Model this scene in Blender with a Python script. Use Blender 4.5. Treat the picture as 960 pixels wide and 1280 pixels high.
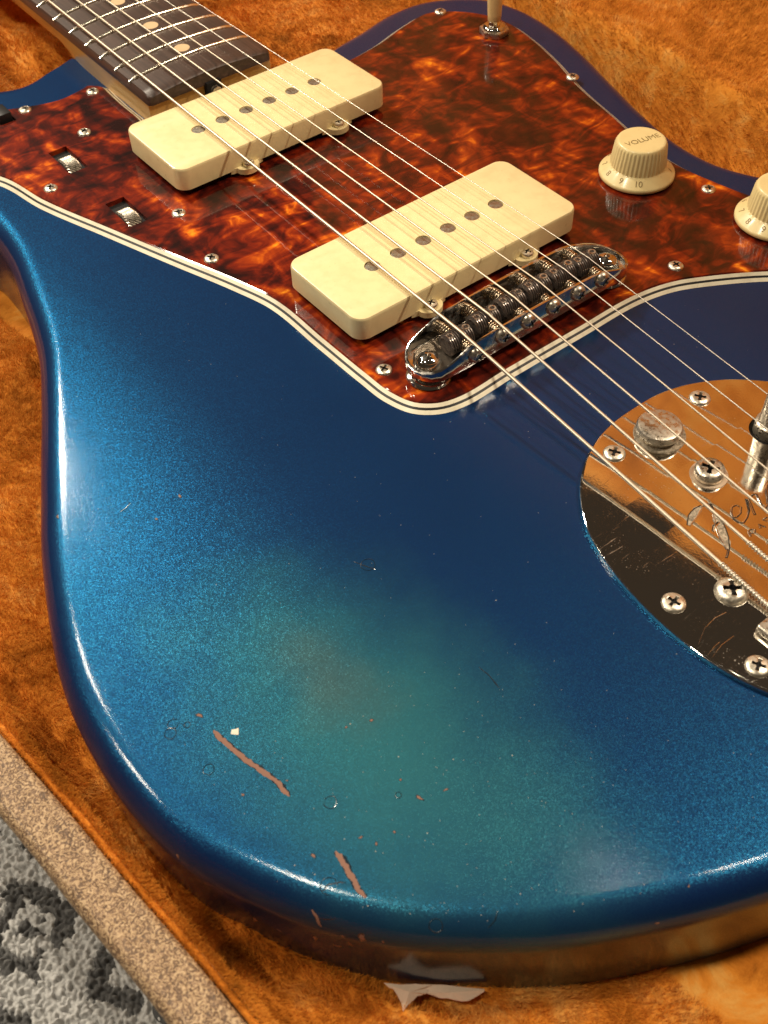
import bpy, bmesh, math, random
import numpy as np
from mathutils import Vector, Matrix, noise
from mathutils.bvhtree import BVHTree
from mathutils.geometry import delaunay_2d_cdt, tessellate_polygon

random.seed(7)
rng = np.random.default_rng(7)
S = 0.001                                   # everything below is written in millimetres
for o in list(bpy.data.objects):
    bpy.data.objects.remove(o)
scene = bpy.context.scene
COL = scene.collection
R_ = math.radians

# ------------------------------------------------------------------ camera
cam_d = bpy.data.cameras.new('camera')
cam = bpy.data.objects.new('camera', cam_d)
COL.objects.link(cam)
yaw, pitch, roll = 0.636733, -0.868169, -0.036308
cy, sy, cp, sp = math.cos(yaw), math.sin(yaw), math.cos(pitch), math.sin(pitch)
fwd = Vector((sy * cp, cy * cp, sp))
right = Vector((cy, -sy, 0))
up = right.cross(fwd)
r2 = right * math.cos(roll) + up * math.sin(roll)
u2 = up * math.cos(roll) - right * math.sin(roll)
M = Matrix((r2, u2, -fwd)).transposed().to_4x4()
M.translation = Vector((-193.94, -186.78, 228.51)) * S
cam.matrix_world = M
cam_d.sensor_fit = 'VERTICAL'
cam_d.sensor_height = 36
cam_d.sensor_width = 27
cam_d.lens = 1387.5 / 1280 * 36
cam_d.clip_start = 0.01
cam_d.clip_end = 50
cam_d.dof.use_dof = True
cam_d.dof.focus_distance = 0.345
cam_d.dof.aperture_fstop = 30
scene.camera = cam

# ------------------------------------------------------------------ light
world = bpy.data.worlds.new('World')
scene.world = world
world.use_nodes = True
bg = world.node_tree.nodes['Background']
bg.inputs[0].default_value = (1.0, 0.72, 0.48, 1)
bg.inputs[1].default_value = 0.045

def lamp(name, pos, target, size, power, color, shape='DISK'):
    d = bpy.data.lights.new(name, 'AREA')
    d.shape = shape
    d.size = size
    d.energy = power
    d.color = color
    o = bpy.data.objects.new(name, d)
    COL.objects.link(o)
    o.location = pos
    o.rotation_euler = (Vector(target) - Vector(pos)).to_track_quat('-Z', 'Y').to_euler()
    return o
lamp('ceiling_lamp', (-0.45, 0.75, 1.00), (-0.1, 0, 0), 0.065, 3.6, (1.0, 0.88, 0.70))
lamp('ceiling_lamp', (-0.15, 1.25, 1.10), (-0.1, 0, 0), 0.13, 17.0, (1.0, 0.88, 0.70))
lamp('ceiling_lamp', (-1.20, 0.75, 1.10), (-0.1, 0, 0), 0.12, 6.0, (1.0, 0.88, 0.70))
lamp('ceiling_lamp', (-0.52, 0.10, 1.05), (-0.1, 0, 0), 0.085, 3.8, (1.0, 0.88, 0.70))
lamp('ceiling_lamp', (0.60, -0.36, 1.05), (-0.05, 0, 0), 0.09, 9.5, (1.0, 0.86, 0.66))
lamp('ceiling_lamp', (0.38, -0.20, 1.15), (-0.05, 0, 0), 0.05, 2.0, (1.0, 0.86, 0.66))
lamp('ceiling_lamp', (0.19, 0.03, 1.10), (-0.1, 0, 0), 0.016, 0.30, (1.0, 0.90, 0.74))


scene.view_settings.view_transform = 'Standard'
scene.view_settings.look = 'None'
scene.view_settings.exposure = 0.0
scene.view_settings.gamma = 1.0

# ------------------------------------------------------------------ node helper
class NT:
    def __init__(s, name):
        s.m = bpy.data.materials.new(name)
        s.m.use_nodes = True
        s.t = s.m.node_tree
        s.b = s.t.nodes['Principled BSDF']
        s.out = s.t.nodes['Material Output']
        tc = s.n('ShaderNodeTexCoord')
        mp = s.n('ShaderNodeMapping')
        mp.inputs['Scale'].default_value = (1000, 1000, 1000)
        s.l(tc.outputs['Object'], mp.inputs['Vector'])
        s.co = mp.outputs[0]                 # object coordinates in millimetres
    def n(s, t, **k):
        x = s.t.nodes.new(t)
        for a, v in k.items():
            setattr(x, a, v)
        return x
    def l(s, a, b):
        s.t.links.new(a, b)
    def val(s, sock, v):
        if hasattr(v, 'is_output'):
            s.l(v, sock)
        elif isinstance(v, (tuple, list)) and len(v) == 3 and sock.type == 'RGBA':
            sock.default_value = (*v, 1)
        else:
            sock.default_value = v
    def p(s, **k):
        names = dict(color='Base Color', rough='Roughness', metal='Metallic', coat='Coat Weight', coatr='Coat Roughness',
                     normal='Normal', coatn='Coat Normal', sheen='Sheen Weight', sheenr='Sheen Roughness', sheent='Sheen Tint',
                     spec='Specular IOR Level', ior='IOR', sss='Subsurface Weight', aniso='Anisotropic', tint='Specular Tint')
        for a, v in k.items():
            s.val(s.b.inputs[names[a]], v)
        return s
    def noise(s, scale, detail=3, rough=.5, dist=0, co=None, out='Fac'):
        x = s.n('ShaderNodeTexNoise')
        s.l(co or s.co, x.inputs['Vector'])
        x.inputs['Scale'].default_value = scale
        x.inputs['Detail'].default_value = detail
        x.inputs['Roughness'].default_value = rough
        x.inputs['Distortion'].default_value = dist
        return x.outputs[out]
    def vor(s, scale, feature='F1', out='Distance', co=None, rand=1):
        x = s.n('ShaderNodeTexVoronoi', feature=feature)
        s.l(co or s.co, x.inputs['Vector'])
        x.inputs['Scale'].default_value = scale
        x.inputs['Randomness'].default_value = rand
        return x.outputs[out]
    def ramp(s, fac, stops, interp='LINEAR'):
        x = s.n('ShaderNodeValToRGB')
        s.l(fac, x.inputs[0])
        cr = x.color_ramp
        cr.interpolation = interp
        while len(cr.elements) < len(stops):
            cr.elements.new(.5)
        for e, (pos, c) in zip(cr.elements, stops):
            e.position = pos
            e.color = (c, c, c, 1) if not isinstance(c, (tuple, list)) else (*c, 1)
        return x.outputs[0]
    def mix(s, f, a, b, mode='MIX'):
        x = s.n('ShaderNodeMix', data_type='RGBA', blend_type=mode)
        s.val(x.inputs[0], f)
        s.val(x.inputs[6], a)
        s.val(x.inputs[7], b)
        return x.outputs[2]
    def math(s, op, a, b=0.0, c=0.0):
        x = s.n('ShaderNodeMath', operation=op)
        s.val(x.inputs[0], a)
        s.val(x.inputs[1], b)
        s.val(x.inputs[2], c)
        return x.outputs[0]
    def bump(s, h, strength=.3, dist=.1, normal=None):
        x = s.n('ShaderNodeBump')
        x.inputs['Strength'].default_value = strength
        x.inputs['Distance'].default_value = dist * S
        s.l(h, x.inputs['Height'])
        if normal is not None:
            s.l(normal, x.inputs['Normal'])
        return x.outputs[0]
    def scaled(s, v, rot=(0, 0, 0)):
        x = s.n('ShaderNodeMapping')
        x.inputs['Scale'].default_value = v
        x.inputs['Rotation'].default_value = rot
        s.l(s.co, x.inputs['Vector'])
        return x.outputs[0]

# ------------------------------------------------------------------ materials
def m_paint():
    m = NT('blue_metallic_lacquer')
    # metal flake in a deep blue lacquer: tiny facets with their own tilt and tint
    vc = m.vor(5.4, out='Color')
    sep = m.n('ShaderNodeSeparateColor')
    m.l(vc, sep.inputs[0])
    fl = sep.outputs[0]
    nn = m.n('ShaderNodeVectorMath', operation='SUBTRACT')
    m.l(vc, nn.inputs[0]); nn.inputs[1].default_value = (.5, .5, .5)
    sc = m.n('ShaderNodeVectorMath', operation='SCALE')
    m.l(nn.outputs[0], sc.inputs[0]); sc.inputs['Scale'].default_value = .21
    geo = m.n('ShaderNodeNewGeometry')
    ad = m.n('ShaderNodeVectorMath', operation='ADD')
    m.l(geo.outputs['Normal'], ad.inputs[0]); m.l(sc.outputs[0], ad.inputs[1])
    nz = m.n('ShaderNodeVectorMath', operation='NORMALIZE')
    m.l(ad.outputs[0], nz.inputs[0])
    # flake glow painted into the colour as teal, over forearm rub with smoky centre
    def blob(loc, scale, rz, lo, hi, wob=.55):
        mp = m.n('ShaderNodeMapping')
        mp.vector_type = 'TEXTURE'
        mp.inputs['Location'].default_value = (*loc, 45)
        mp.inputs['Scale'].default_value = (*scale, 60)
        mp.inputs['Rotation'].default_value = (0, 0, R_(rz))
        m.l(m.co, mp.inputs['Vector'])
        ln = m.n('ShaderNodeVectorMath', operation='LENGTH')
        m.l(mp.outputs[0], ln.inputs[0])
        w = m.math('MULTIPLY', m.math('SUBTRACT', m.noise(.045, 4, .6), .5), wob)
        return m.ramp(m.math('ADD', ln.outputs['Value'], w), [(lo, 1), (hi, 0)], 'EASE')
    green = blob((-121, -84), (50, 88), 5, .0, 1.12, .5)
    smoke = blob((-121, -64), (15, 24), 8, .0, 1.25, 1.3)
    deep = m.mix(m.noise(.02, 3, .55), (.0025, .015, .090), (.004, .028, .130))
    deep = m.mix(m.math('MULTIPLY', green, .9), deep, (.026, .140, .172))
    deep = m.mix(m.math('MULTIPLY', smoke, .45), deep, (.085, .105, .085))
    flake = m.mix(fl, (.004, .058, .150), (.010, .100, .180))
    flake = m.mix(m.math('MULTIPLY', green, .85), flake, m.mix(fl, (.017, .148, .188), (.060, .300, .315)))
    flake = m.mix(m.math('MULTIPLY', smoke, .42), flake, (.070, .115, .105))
    wr = m.noise(.05, 5, .65)
    cb = m.bump(m.noise(.8, 3, .6), .10, .03)
    cb = m.bump(m.noise(2.6, 3, .6), .9, .022, cb)
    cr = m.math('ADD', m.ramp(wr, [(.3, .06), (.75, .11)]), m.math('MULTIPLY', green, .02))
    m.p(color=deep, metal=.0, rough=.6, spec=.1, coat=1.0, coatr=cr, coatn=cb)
    b2 = m.n('ShaderNodeBsdfPrincipled')
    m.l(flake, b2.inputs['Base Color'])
    b2.inputs['Metallic'].default_value = 1
    b2.inputs['Roughness'].default_value = FLAKE_ROUGH
    m.l(nz.outputs[0], b2.inputs['Normal'])
    b2.inputs['Coat Weight'].default_value = 1
    m.val(b2.inputs['Coat Roughness'], cr)
    m.l(cb, b2.inputs['Coat Normal'])
    m.b.inputs['Coat IOR'].default_value = 1.33
    b2.inputs['Coat IOR'].default_value = 1.33
    b2.inputs['Specular Tint'].default_value = (.10, .22, .32, 1)
    mx = m.n('ShaderNodeMixShader')
    mx.inputs[0].default_value = .5
    m.l(m.b.outputs[0], mx.inputs[1]); m.l(b2.outputs[0], mx.inputs[2])
    m.l(mx.outputs[0], m.out.inputs['Surface'])
    return m.m
FLAKE_ROUGH = .33

def m_tort():
    m = NT('tortoiseshell_celluloid')
    a = m.scaled((1, 1.0, 1), (0, 0, .5))
    n1 = m.noise(.055, 4, .50, 1.2, co=m.scaled((1.35, .75, 1), (0, 0, .75)))
    n2 = m.noise(.12, 4, .52, 1.3, co=m.scaled((.65, 1.3, 1), (0, 0, -.5)))
    n3 = m.noise(.033, 2, .5)
    v = m.math('ADD', m.math('MULTIPLY', n1, .55), m.math('MULTIPLY', n2, .45))
    v = m.math('ADD', v, m.math('MULTIPLY', m.math('SUBTRACT', n3, .5), .22))
    c = m.ramp(v, [(.38, (.014, .0015, .001)), (.47, (.058, .0042, .0014)), (.545, (.165, .0125, .002)), (.605, (.32, .037, .003)), (.655, (.62, .125, .006)), (.71, (.98, .36, .02))])
    cb = m.bump(m.noise(.05, 2), .12, .06)
    m.p(color=c, rough=.5, spec=.08, coat=.85, coatr=m.ramp(m.noise(.09, 5, .7), [(.3, .03), (.8, .10)]), coatn=cb)
    return m.m

def m_plastic(name, col, rough=.35, bumpy=.1, grime=(.35, .24, .10), amt=.35, coat=.3, sss=.0):
    m = NT(name)
    g = m.noise(.16, 5, .65)
    c = m.mix(m.math('MULTIPLY', m.ramp(g, [(.45, 0), (.8, 1)]), amt), col, grime)
    spk = m.ramp(m.noise(1.1, 2, .5), [(.70, 0), (.74, 1)])
    c = m.mix(m.math('MULTIPLY', spk, .35), c, grime)
    m.p(color=c, rough=m.ramp(m.noise(.4, 4), [(.3, rough - .07), (.7, rough + .1)]), coat=coat, coatr=.15,
        normal=m.bump(m.noise(.7, 3), bumpy, .06))
    return m.m

def m_metal(name, col, rough=.2, dirt=(.03, .02, .012), amt=.5, dscale=.5, bumpy=.2, lo=.5, hi=.75, metal=1.0):
    m = NT(name)
    d = m.ramp(m.noise(dscale, 6, .7), [(lo, 0), (hi, 1)])
    c = m.mix(m.math('MULTIPLY', d, amt), col, dirt)
    m.p(color=c, metal=m.math('SUBTRACT', metal, m.math('MULTIPLY', d, amt * .7)),
        rough=m.math('ADD', m.math('MULTIPLY', d, .35 * amt + .1), rough), normal=m.bump(m.noise(dscale * 3, 4), bumpy, .05))
    return m.m

def m_plate():
    m = NT('worn_chrome_plate')
    haze = m.ramp(m.noise(.06, 5, .62), [(.44, 0), (.72, 1)])
    speck = m.math('MULTIPLY', m.ramp(m.noise(1.9, 3, .65), [(.63, 0), (.70, 1)]), m.math('ADD', m.math('MULTIPLY', haze, .8), .12))
    s1 = m.ramp(m.noise(.9, 3, .5, co=m.scaled((.12, 1.6, 1), (0, 0, .7))), [(.67, 0), (.70, .6)])
    s2 = m.ramp(m.noise(.9, 3, .5, co=m.scaled((1.7, .10, 1), (0, 0, .2))), [(.69, 0), (.72, .6)])
    sc = m.math('MULTIPLY', m.math('MAXIMUM', s1, s2), haze)
    c = m.mix(m.math('MULTIPLY', haze, .35), (.78, .74, .68), (.55, .47, .36))
    c = m.mix(m.math('MULTIPLY', m.math('MAXIMUM', speck, sc), .7), c, (.85, .78, .66))
    ro = m.math('ADD', m.math('MULTIPLY', m.math('MAXIMUM', speck, sc), .45), m.math('ADD', m.math('MULTIPLY', haze, .07), .035))
    b = m.bump(m.noise(.028, 2), .7, .55)
    b = m.bump(m.noise(1.5, 3, .6), .2, .03, b)
    m.p(color=c, metal=1, rough=ro, normal=b)
    return m.m

def m_plush(name, hair=False):
    m = NT(name)
    if hair:
        hi = m.n('ShaderNodeHairInfo')
    n1 = m.noise(.020, 5, .6, .4)
    n2 = m.noise(.10, 5, .7, .6)
    n3 = m.noise(1.2, 3, .7)
    v = m.math('ADD', m.math('MULTIPLY', n1, .5), m.math('MULTIPLY', n2, .5))
    c = m.ramp(v, [(.33, (.24, .085, .010)), (.43, (.62, .220, .022)), (.53, (.90, .37, .050)), (.64, (.95, .56, .16)), (.76, (.92, .66, .32))])
    c = m.mix(m.math('MULTIPLY', n3, .25), c, (.35, .2, .1), 'MULTIPLY')
    if hair:                                  # self-shadow inside the pile painted in: roots darker than tips
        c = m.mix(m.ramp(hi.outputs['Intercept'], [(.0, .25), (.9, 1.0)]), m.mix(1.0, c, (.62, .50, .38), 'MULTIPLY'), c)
    else:
        c = m.mix(1.0, c, (.85, .74, .62), 'MULTIPLY')  # backing darkened as well, for the shade under the pile
    m.p(color=c, rough=.85, spec=.12, sheen=.0 if hair else .35, sheenr=.45, sheent=(1, .72, .35))
    if not hair:
        m.p(normal=m.bump(n3, .5, .5, m.bump(n2, .6, 1.6)))
    return m.m

def m_tweed():
    m = NT('textured_case_covering')
    n = m.noise(.80, 2, .55, 2.4)
    n2 = m.noise(.10, 4)
    f = m.noise(2.6, 3, .6)
    c = m.ramp(n, [(.39, (.075, .040, .022)), (.465, (.20, .115, .062)), (.52, (.44, .285, .155)), (.60, (.70, .51, .30))])
    c = m.mix(m.math('MULTIPLY', f, .5), c, (.45, .34, .24), 'MULTIPLY')
    c = m.mix(m.math('MULTIPLY', n2, .35), c, (.36, .23, .13))
    m.p(color=c, rough=.46, spec=.45, normal=m.bump(m.math('ADD', n, m.math('MULTIPLY', f, .35)), .9, .45), coat=.15, coatr=.28)
    return m.m

def m_rug():
    m = NT('woven_rug')
    a = m.n('ShaderNodeAttribute', attribute_name='yarn')
    k = m.n('ShaderNodeAttribute', attribute_name='knot')
    n = m.noise(1.6, 4, .7)
    lo = m.mix(n, (.050, .050, .052), (.15, .148, .145))
    hi = m.mix(n, (.42, .42, .42), (.80, .79, .76))
    c = m.mix(a.outputs['Fac'], lo, hi)
    c = m.mix(m.math('MULTIPLY', k.outputs['Fac'], .3), c, (.5, .5, .5), 'MULTIPLY')
    m.p(color=c, rough=.95, spec=.1, normal=m.bump(m.noise(3.5, 4, .7), .8, .3), sheen=.15)
    return m.m

def m_wood(name, a, b, rough=.4, sx=.5, sy=.02, coat=.2):
    m = NT(name)
    n = m.noise(1.0, 5, .65, .6, co=m.scaled((sx, sy, sx)))
    n2 = m.noise(.05, 3)
    c = m.mix(m.ramp(n, [(.3, 0), (.7, 1)]), a, b)
    c = m.mix(m.math('MULTIPLY', n2, .4), c, a)
    m.p(color=c, rough=rough, coat=coat, coatr=.25, normal=m.bump(n, .25, .1))
    return m.m

def m_flat(name, c, rough=.5, metal=0, coat=0):
    m = NT(name)
    n = m.noise(1.3, 4, .6)
    m.p(color=m.mix(m.math('MULTIPLY', n, .35), c, tuple(x * .6 for x in c)), rough=rough, metal=metal, coat=coat, coatr=.15)
    return m.m

def m_string(wound):
    m = NT('wound_steel_string' if wound else 'plain_steel_string')
    c = (.66, .58, .46) if wound else (.72, .67, .58)
    m.p(color=c, metal=1, rough=.45 if wound else .38)
    return m.m

MT = dict(
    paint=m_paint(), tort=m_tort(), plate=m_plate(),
    cream=m_plastic('aged_cream_plastic', (.84, .70, .38), .34, .08, (.50, .34, .14), .30, .35),
    knob=m_plastic('aged_parchment_plastic', (.87, .70, .34), .38, .10, (.52, .36, .15), .25, .3),
    tip=m_plastic('amber_switch_plastic', (.80, .58, .26), .30, .05, (.5, .33, .12), .2, .4),
    layer=m_plastic('aged_white_vinyl', (.86, .79, .60), .32, .25, (.42, .33, .2), .45, .5),
    black=m_flat('black_vinyl', (.012, .012, .013), .4),
    chrome=m_metal('worn_chrome', (.66, .63, .58), .08, (.06, .045, .03), .6, .25, .08, .50, .72),
    nickel=m_metal('dull_nickel', (.66, .60, .50), .24, (.10, .07, .04), .65, .7, .4, .42, .7),
    screwm=m_metal('aged_nickel_screw', (.78, .72, .60), .32, (.20, .14, .08), .6, .5, .3, .48, .7),
    pole=m_metal('dull_pole_steel', (.42, .39, .33), .42, (.06, .05, .035), .6, .5, .4),
    oxide=m_metal('oxidised_channel_floor', (.12, .10, .08), .42, (.02, .015, .01), .8, .4, .6),
    saddle=m_metal('oxidised_steel', (.26, .22, .20), .22, (.035, .024, .018), .85, .8, .5, .40, .62),
    spring=m_metal('brass_toned_spring', (.62, .50, .36), .22, (.06, .045, .03), .5, 1.2, .2),
    dark=m_flat('recess_shade_black', (.004, .003, .003), .8),  # flat black painted for the shade inside slots, holes and screw crosses
    groove=m_metal('engraved_groove', (.62, .54, .42), .50, (.06, .04, .02), .7, 1.2, .5, .35, .6),
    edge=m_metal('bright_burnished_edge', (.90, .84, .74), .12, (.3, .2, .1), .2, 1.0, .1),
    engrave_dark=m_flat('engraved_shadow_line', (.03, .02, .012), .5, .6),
    scratch=m_metal('scratched_metal', (.62, .5, .38), .5, (.3, .2, .1), .2, 1.0, .1),
    ink=m_flat('worn_gold_print', (.30, .205, .075), .6),
    rosewood=m_wood('rosewood', (.030, .018, .014), (.105, .062, .048), .42, .6, .02, .1),
    maple=m_wood('amber_lacquered_maple', (.42, .22, .055), (.60, .36, .11), .3, .25, .02, .6),
    dot=m_plastic('clay_inlay', (.62, .45, .26), .5, .2, (.4, .28, .14), .3, .1),
    fret=m_metal('nickel_silver_fret', (.80, .74, .62), .2, (.3, .22, .14), .3, .8, .1),
    bare=m_flat('bare_primer', (.26, .13, .09), .8),
    pale=m_flat('pale_chip', (.80, .72, .58), .6),
    ring=m_flat('dark_pressed_ring', (.006, .02, .035), .25, 0, .8),
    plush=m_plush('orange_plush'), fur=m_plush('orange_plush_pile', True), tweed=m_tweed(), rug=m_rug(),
    paper=m_flat('torn_paper', (.80, .60, .44), .8), string=m_string(False), wound=m_string(True),
    gap_shade=m_flat('gap_shade_brown', (.045, .025, .015), .5),
    foam=m_flat('dark_foam', (.02, .015, .012), .9),
)


# ------------------------------------------------------------------ mesh helpers
class MB:
    """collects vertices (mm) and faces, links them as one mesh object"""
    def __init__(s):
        s.v = []
        s.f = []
    def add(s, vs, fs):
        k = len(s.v)
        s.v += [tuple(v) for v in vs]
        s.f += [tuple(i + k for i in f) for f in fs]
        return s
    def box(s, x0, x1, y0, y1, z0, z1):
        return s.add([(x, y, z) for z in (z0, z1) for x, y in ((x0, y0), (x1, y0), (x1, y1), (x0, y1))],
                     [(3, 2, 1, 0), (4, 5, 6, 7), (0, 1, 5, 4), (1, 2, 6, 5), (2, 3, 7, 6), (3, 0, 4, 7)])
    def lathe(s, prof, n=24, c=(0, 0, 0), axis='Z', mat=None, rmod=None):
        vs = []
        for r, z in prof:
            for i in range(n):
                a = 2 * math.pi * i / n
                rr = r * (rmod(a, r, z) if rmod else 1)
                p = (rr * math.cos(a), rr * math.sin(a), z)
                if axis == 'X':
                    p = (p[2], p[0], p[1])
                elif axis == 'Y':
                    p = (p[1], p[2], p[0])
                if mat is not None:
                    p = mat @ Vector(p)
                vs.append((p[0] + c[0], p[1] + c[1], p[2] + c[2]))
        fs = []
        m = len(prof)
        for j in range(m - 1):
            for i in range(n):
                a, b = j * n + i, j * n + (i + 1) % n
                fs.append((a, b, b + n, a + n))
        if prof[0][0] > 1e-4:
            fs.append(tuple(reversed(range(n))))
        if prof[-1][0] > 1e-4:
            fs.append(tuple(range((m - 1) * n, m * n)))
        return s.add(vs, fs)
    def tube(s, pts, r, n=8, closed=False, cap=True):
        P = [Vector(p) for p in pts]
        m = len(P)
        rs = r if isinstance(r, (list, tuple)) else [r] * m
        nrm = None
        vs = []
        for i in range(m):
            if closed:
                t = (P[(i + 1) % m] - P[i - 1]).normalized()
            else:
                t = (P[min(i + 1, m - 1)] - P[max(i - 1, 0)]).normalized()
            if nrm is None:
                nrm = t.orthogonal().normalized()
            nrm = (nrm - t * nrm.dot(t)).normalized()
            b = t.cross(nrm)
            for k in range(n):
                a = 2 * math.pi * k / n
                vs.append(P[i] + (nrm * math.cos(a) + b * math.sin(a)) * rs[i])
        fs = []
        for i in range(m if closed else m - 1):
            for k in range(n):
                a, b2 = i * n + k, i * n + (k + 1) % n
                c, d = ((i + 1) % m) * n + k, ((i + 1) % m) * n + (k + 1) % n
                fs.append((a, b2, d, c))
        if not closed and cap:
            fs.append(tuple(reversed(range(n))))
            fs.append(tuple(range((m - 1) * n, m * n)))
        return s.add(vs, fs)
    def prism(s, poly, z0, z1):
        n = len(poly)
        return s.add([(x, y, z0) for x, y in poly] + [(x, y, z1) for x, y in poly],
                     [tuple(reversed(range(n))), tuple(range(n, 2 * n))] + [(i, (i + 1) % n, n + (i + 1) % n, n + i) for i in range(n)])
    def build(s, name, mat, parent=None, smooth=True, angle=40, bevel=0, seg=2, mod=True):
        me = bpy.data.meshes.new(name)
        me.from_pydata([(x * S, y * S, z * S) for x, y, z in s.v], [], s.f)
        bm = bmesh.new()
        bm.from_mesh(me)
        bmesh.ops.recalc_face_normals(bm, faces=bm.faces)
        if bevel:
            es = [e for e in bm.edges if len(e.link_faces) == 2 and e.calc_face_angle(0) > R_(35)]
            bmesh.ops.bevel(bm, geom=es, offset=bevel * S, segments=seg, affect='EDGES', profile=.6)
        for f in bm.faces:
            f.smooth = smooth
        if smooth:
            for e in bm.edges:
                e.smooth = not (len(e.link_faces) == 2 and e.calc_face_angle(0) > R_(angle))
        bm.to_mesh(me)
        bm.free()
        if mat:
            me.materials.append(mat)
        o = bpy.data.objects.new(name, me)
        COL.objects.link(o)
        if parent:
            o.parent = parent
        return o

def empty(name, parent=None):
    o = bpy.data.objects.new(name, None)
    o.empty_display_size = .01
    COL.objects.link(o)
    if parent:
        o.parent = parent
    return o

def tag(o, label=None, cat=None, group=None, kind=None):
    for k, v in (('label', label), ('category', cat), ('group', group), ('kind', kind)):
        if v:
            o[k] = v
    return o

def put(o, loc, rz=0, rot=None):
    o.location = Vector(loc) * S
    o.rotation_euler = rot or (0, 0, rz)
    return o

def twin(o, parent=None):
    c = o.copy()
    COL.objects.link(c)
    c.parent = parent or o.parent
    return c

def spline(pts, per=8):
    """closed centripetal-ish Catmull-Rom, resampled"""
    n = len(pts)
    out = []
    P = [Vector((*p, 0)).to_2d() if len(p) == 2 else Vector(p) for p in pts]
    for i in range(n):
        p0, p1, p2, p3 = P[i - 1], P[i], P[(i + 1) % n], P[(i + 2) % n]
        d1 = max((p2 - p1).length, 1e-3)
        d0 = max((p1 - p0).length, 1e-3)
        d2 = max((p3 - p2).length, 1e-3)
        m1 = ((p1 - p0) / d0 + (p2 - p1) / d1) * .5
        m2 = ((p2 - p1) / d1 + (p3 - p2) / d2) * .5
        k = max(2, int(d1 / per) + 1)
        for j in range(k):
            t = j / k
            h00 = 2 * t ** 3 - 3 * t ** 2 + 1
            h10 = t ** 3 - 2 * t ** 2 + t
            h01 = -2 * t ** 3 + 3 * t ** 2
            h11 = t ** 3 - t ** 2
            q = p1 * h00 + m1 * d1 * h10 + p2 * h01 + m2 * d1 * h11
            out.append((q.x, q.y))
    return out

def area(poly):
    return .5 * sum(poly[i - 1][0] * poly[i][1] - poly[i][0] * poly[i - 1][1] for i in range(len(poly)))

def vnormals(poly):
    """outward normals of a CCW polygon"""
    n = len(poly)
    out = []
    for i in range(n):
        t = Vector(poly[(i + 1) % n]) - Vector(poly[i - 1])
        t.normalize()
        out.append(Vector((t.y, -t.x)))
    return out

def inset(poly, nr, d):
    return [(p[0] - q.x * d, p[1] - q.y * d) for p, q in zip(poly, nr)]

def inside_mask(poly, X, Y):
    c = np.zeros(X.shape, bool)
    n = len(poly)
    for i in range(n):
        x1, y1 = poly[i - 1]
        x2, y2 = poly[i]
        if y1 == y2:
            continue
        k = ((y1 > Y) != (y2 > Y)) & (X < (x2 - x1) * (Y - y1) / (y2 - y1) + x1)
        c ^= k
    return c

def contour(x, y):
    """forearm contour of the body top (mm below the flat)"""
    d = max(0.0, -88 - x - 0.06 * (y + 60))
    return -CONT_DEPTH * min(1.4, (d / 85.0)) ** 1.7
CONT_DEPTH = 7.0

# ------------------------------------------------------------------ setting: floor rug
def heightfield(name, X, Y, Z, mat, keep=None, parent=None, attrs=None):
    ny, nx = X.shape
    v = np.stack([X, Y, Z], -1).reshape(-1, 3) * S
    idx = np.arange(nx * ny).reshape(ny, nx)
    q = np.stack([idx[:-1, :-1], idx[:-1, 1:], idx[1:, 1:], idx[1:, :-1]], -1).reshape(-1, 4)
    if keep is not None:
        kf = (keep[:-1, :-1] & keep[1:, 1:] & keep[:-1, 1:] & keep[1:, :-1]).reshape(-1)
        q = q[kf]
    me = bpy.data.meshes.new(name)
    me.vertices.add(len(v))
    me.vertices.foreach_set('co', v.astype(np.float32).ravel())
    me.loops.add(q.size)
    me.loops.foreach_set('vertex_index', q.astype(np.int32).ravel())
    me.polygons.add(len(q))
    me.polygons.foreach_set('loop_start', np.arange(0, q.size, 4, dtype=np.int32))
    me.update(calc_edges=True)
    me.polygons.foreach_set('use_smooth', np.ones(len(q), bool))
    if attrs:
        for k, a in attrs.items():
            at = me.attributes.new(k, 'FLOAT', 'POINT')
            at.data.foreach_set('value', a.astype(np.float32).ravel())
    me.materials.append(mat)
    o = bpy.data.objects.new(name, me)
    COL.objects.link(o)
    if parent:
        o.parent = parent
    return o

def sstep(a, b, x):
    t = np.clip((x - a) / (b - a), 0, 1)
    return t * t * (3 - 2 * t)

def vnoise(X, Y, scale, seed=0, octv=3):
    """smooth value noise, numpy"""
    r = np.random.default_rng(seed)
    G = r.random((256, 256))
    out = np.zeros_like(X)
    amp, tot = 1.0, 0
    for o in range(octv):
        x, y = X / scale * 2 ** o + 31.7 * o, Y / scale * 2 ** o + 11.3 * o
        xi, yi = np.floor(x).astype(int), np.floor(y).astype(int)
        fx, fy = x - xi, y - yi
        fx, fy = fx * fx * (3 - 2 * fx), fy * fy * (3 - 2 * fy)
        g = lambda a, b: G[a % 256, b % 256]
        out += amp * ((g(xi, yi) * (1 - fx) + g(xi + 1, yi) * fx) * (1 - fy) + (g(xi, yi + 1) * (1 - fx) + g(xi + 1, yi + 1) * fx) * fy)
        tot += amp
        amp *= .5
    return out / tot

def add_curves(name, P, mat, r0, parent=None):
    """P: (n, k, 3) strand points in mm"""
    n, k, _ = P.shape
    c = bpy.data.hair_curves.new(name)
    c.add_curves([k] * n)
    c.attributes['position'].data.foreach_set('vector', (P * S).astype(np.float32).ravel())
    rad = c.attributes.get('radius') or c.attributes.new('radius', 'FLOAT', 'POINT')
    rr = np.tile(np.linspace(1, .25, k), n) * r0 * S
    rad.data.foreach_set('value', rr.astype(np.float32))
    c.materials.append(mat)
    o = bpy.data.objects.new(name, c)
    COL.objects.link(o)
    if parent:
        o.parent = parent
    return o

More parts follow.
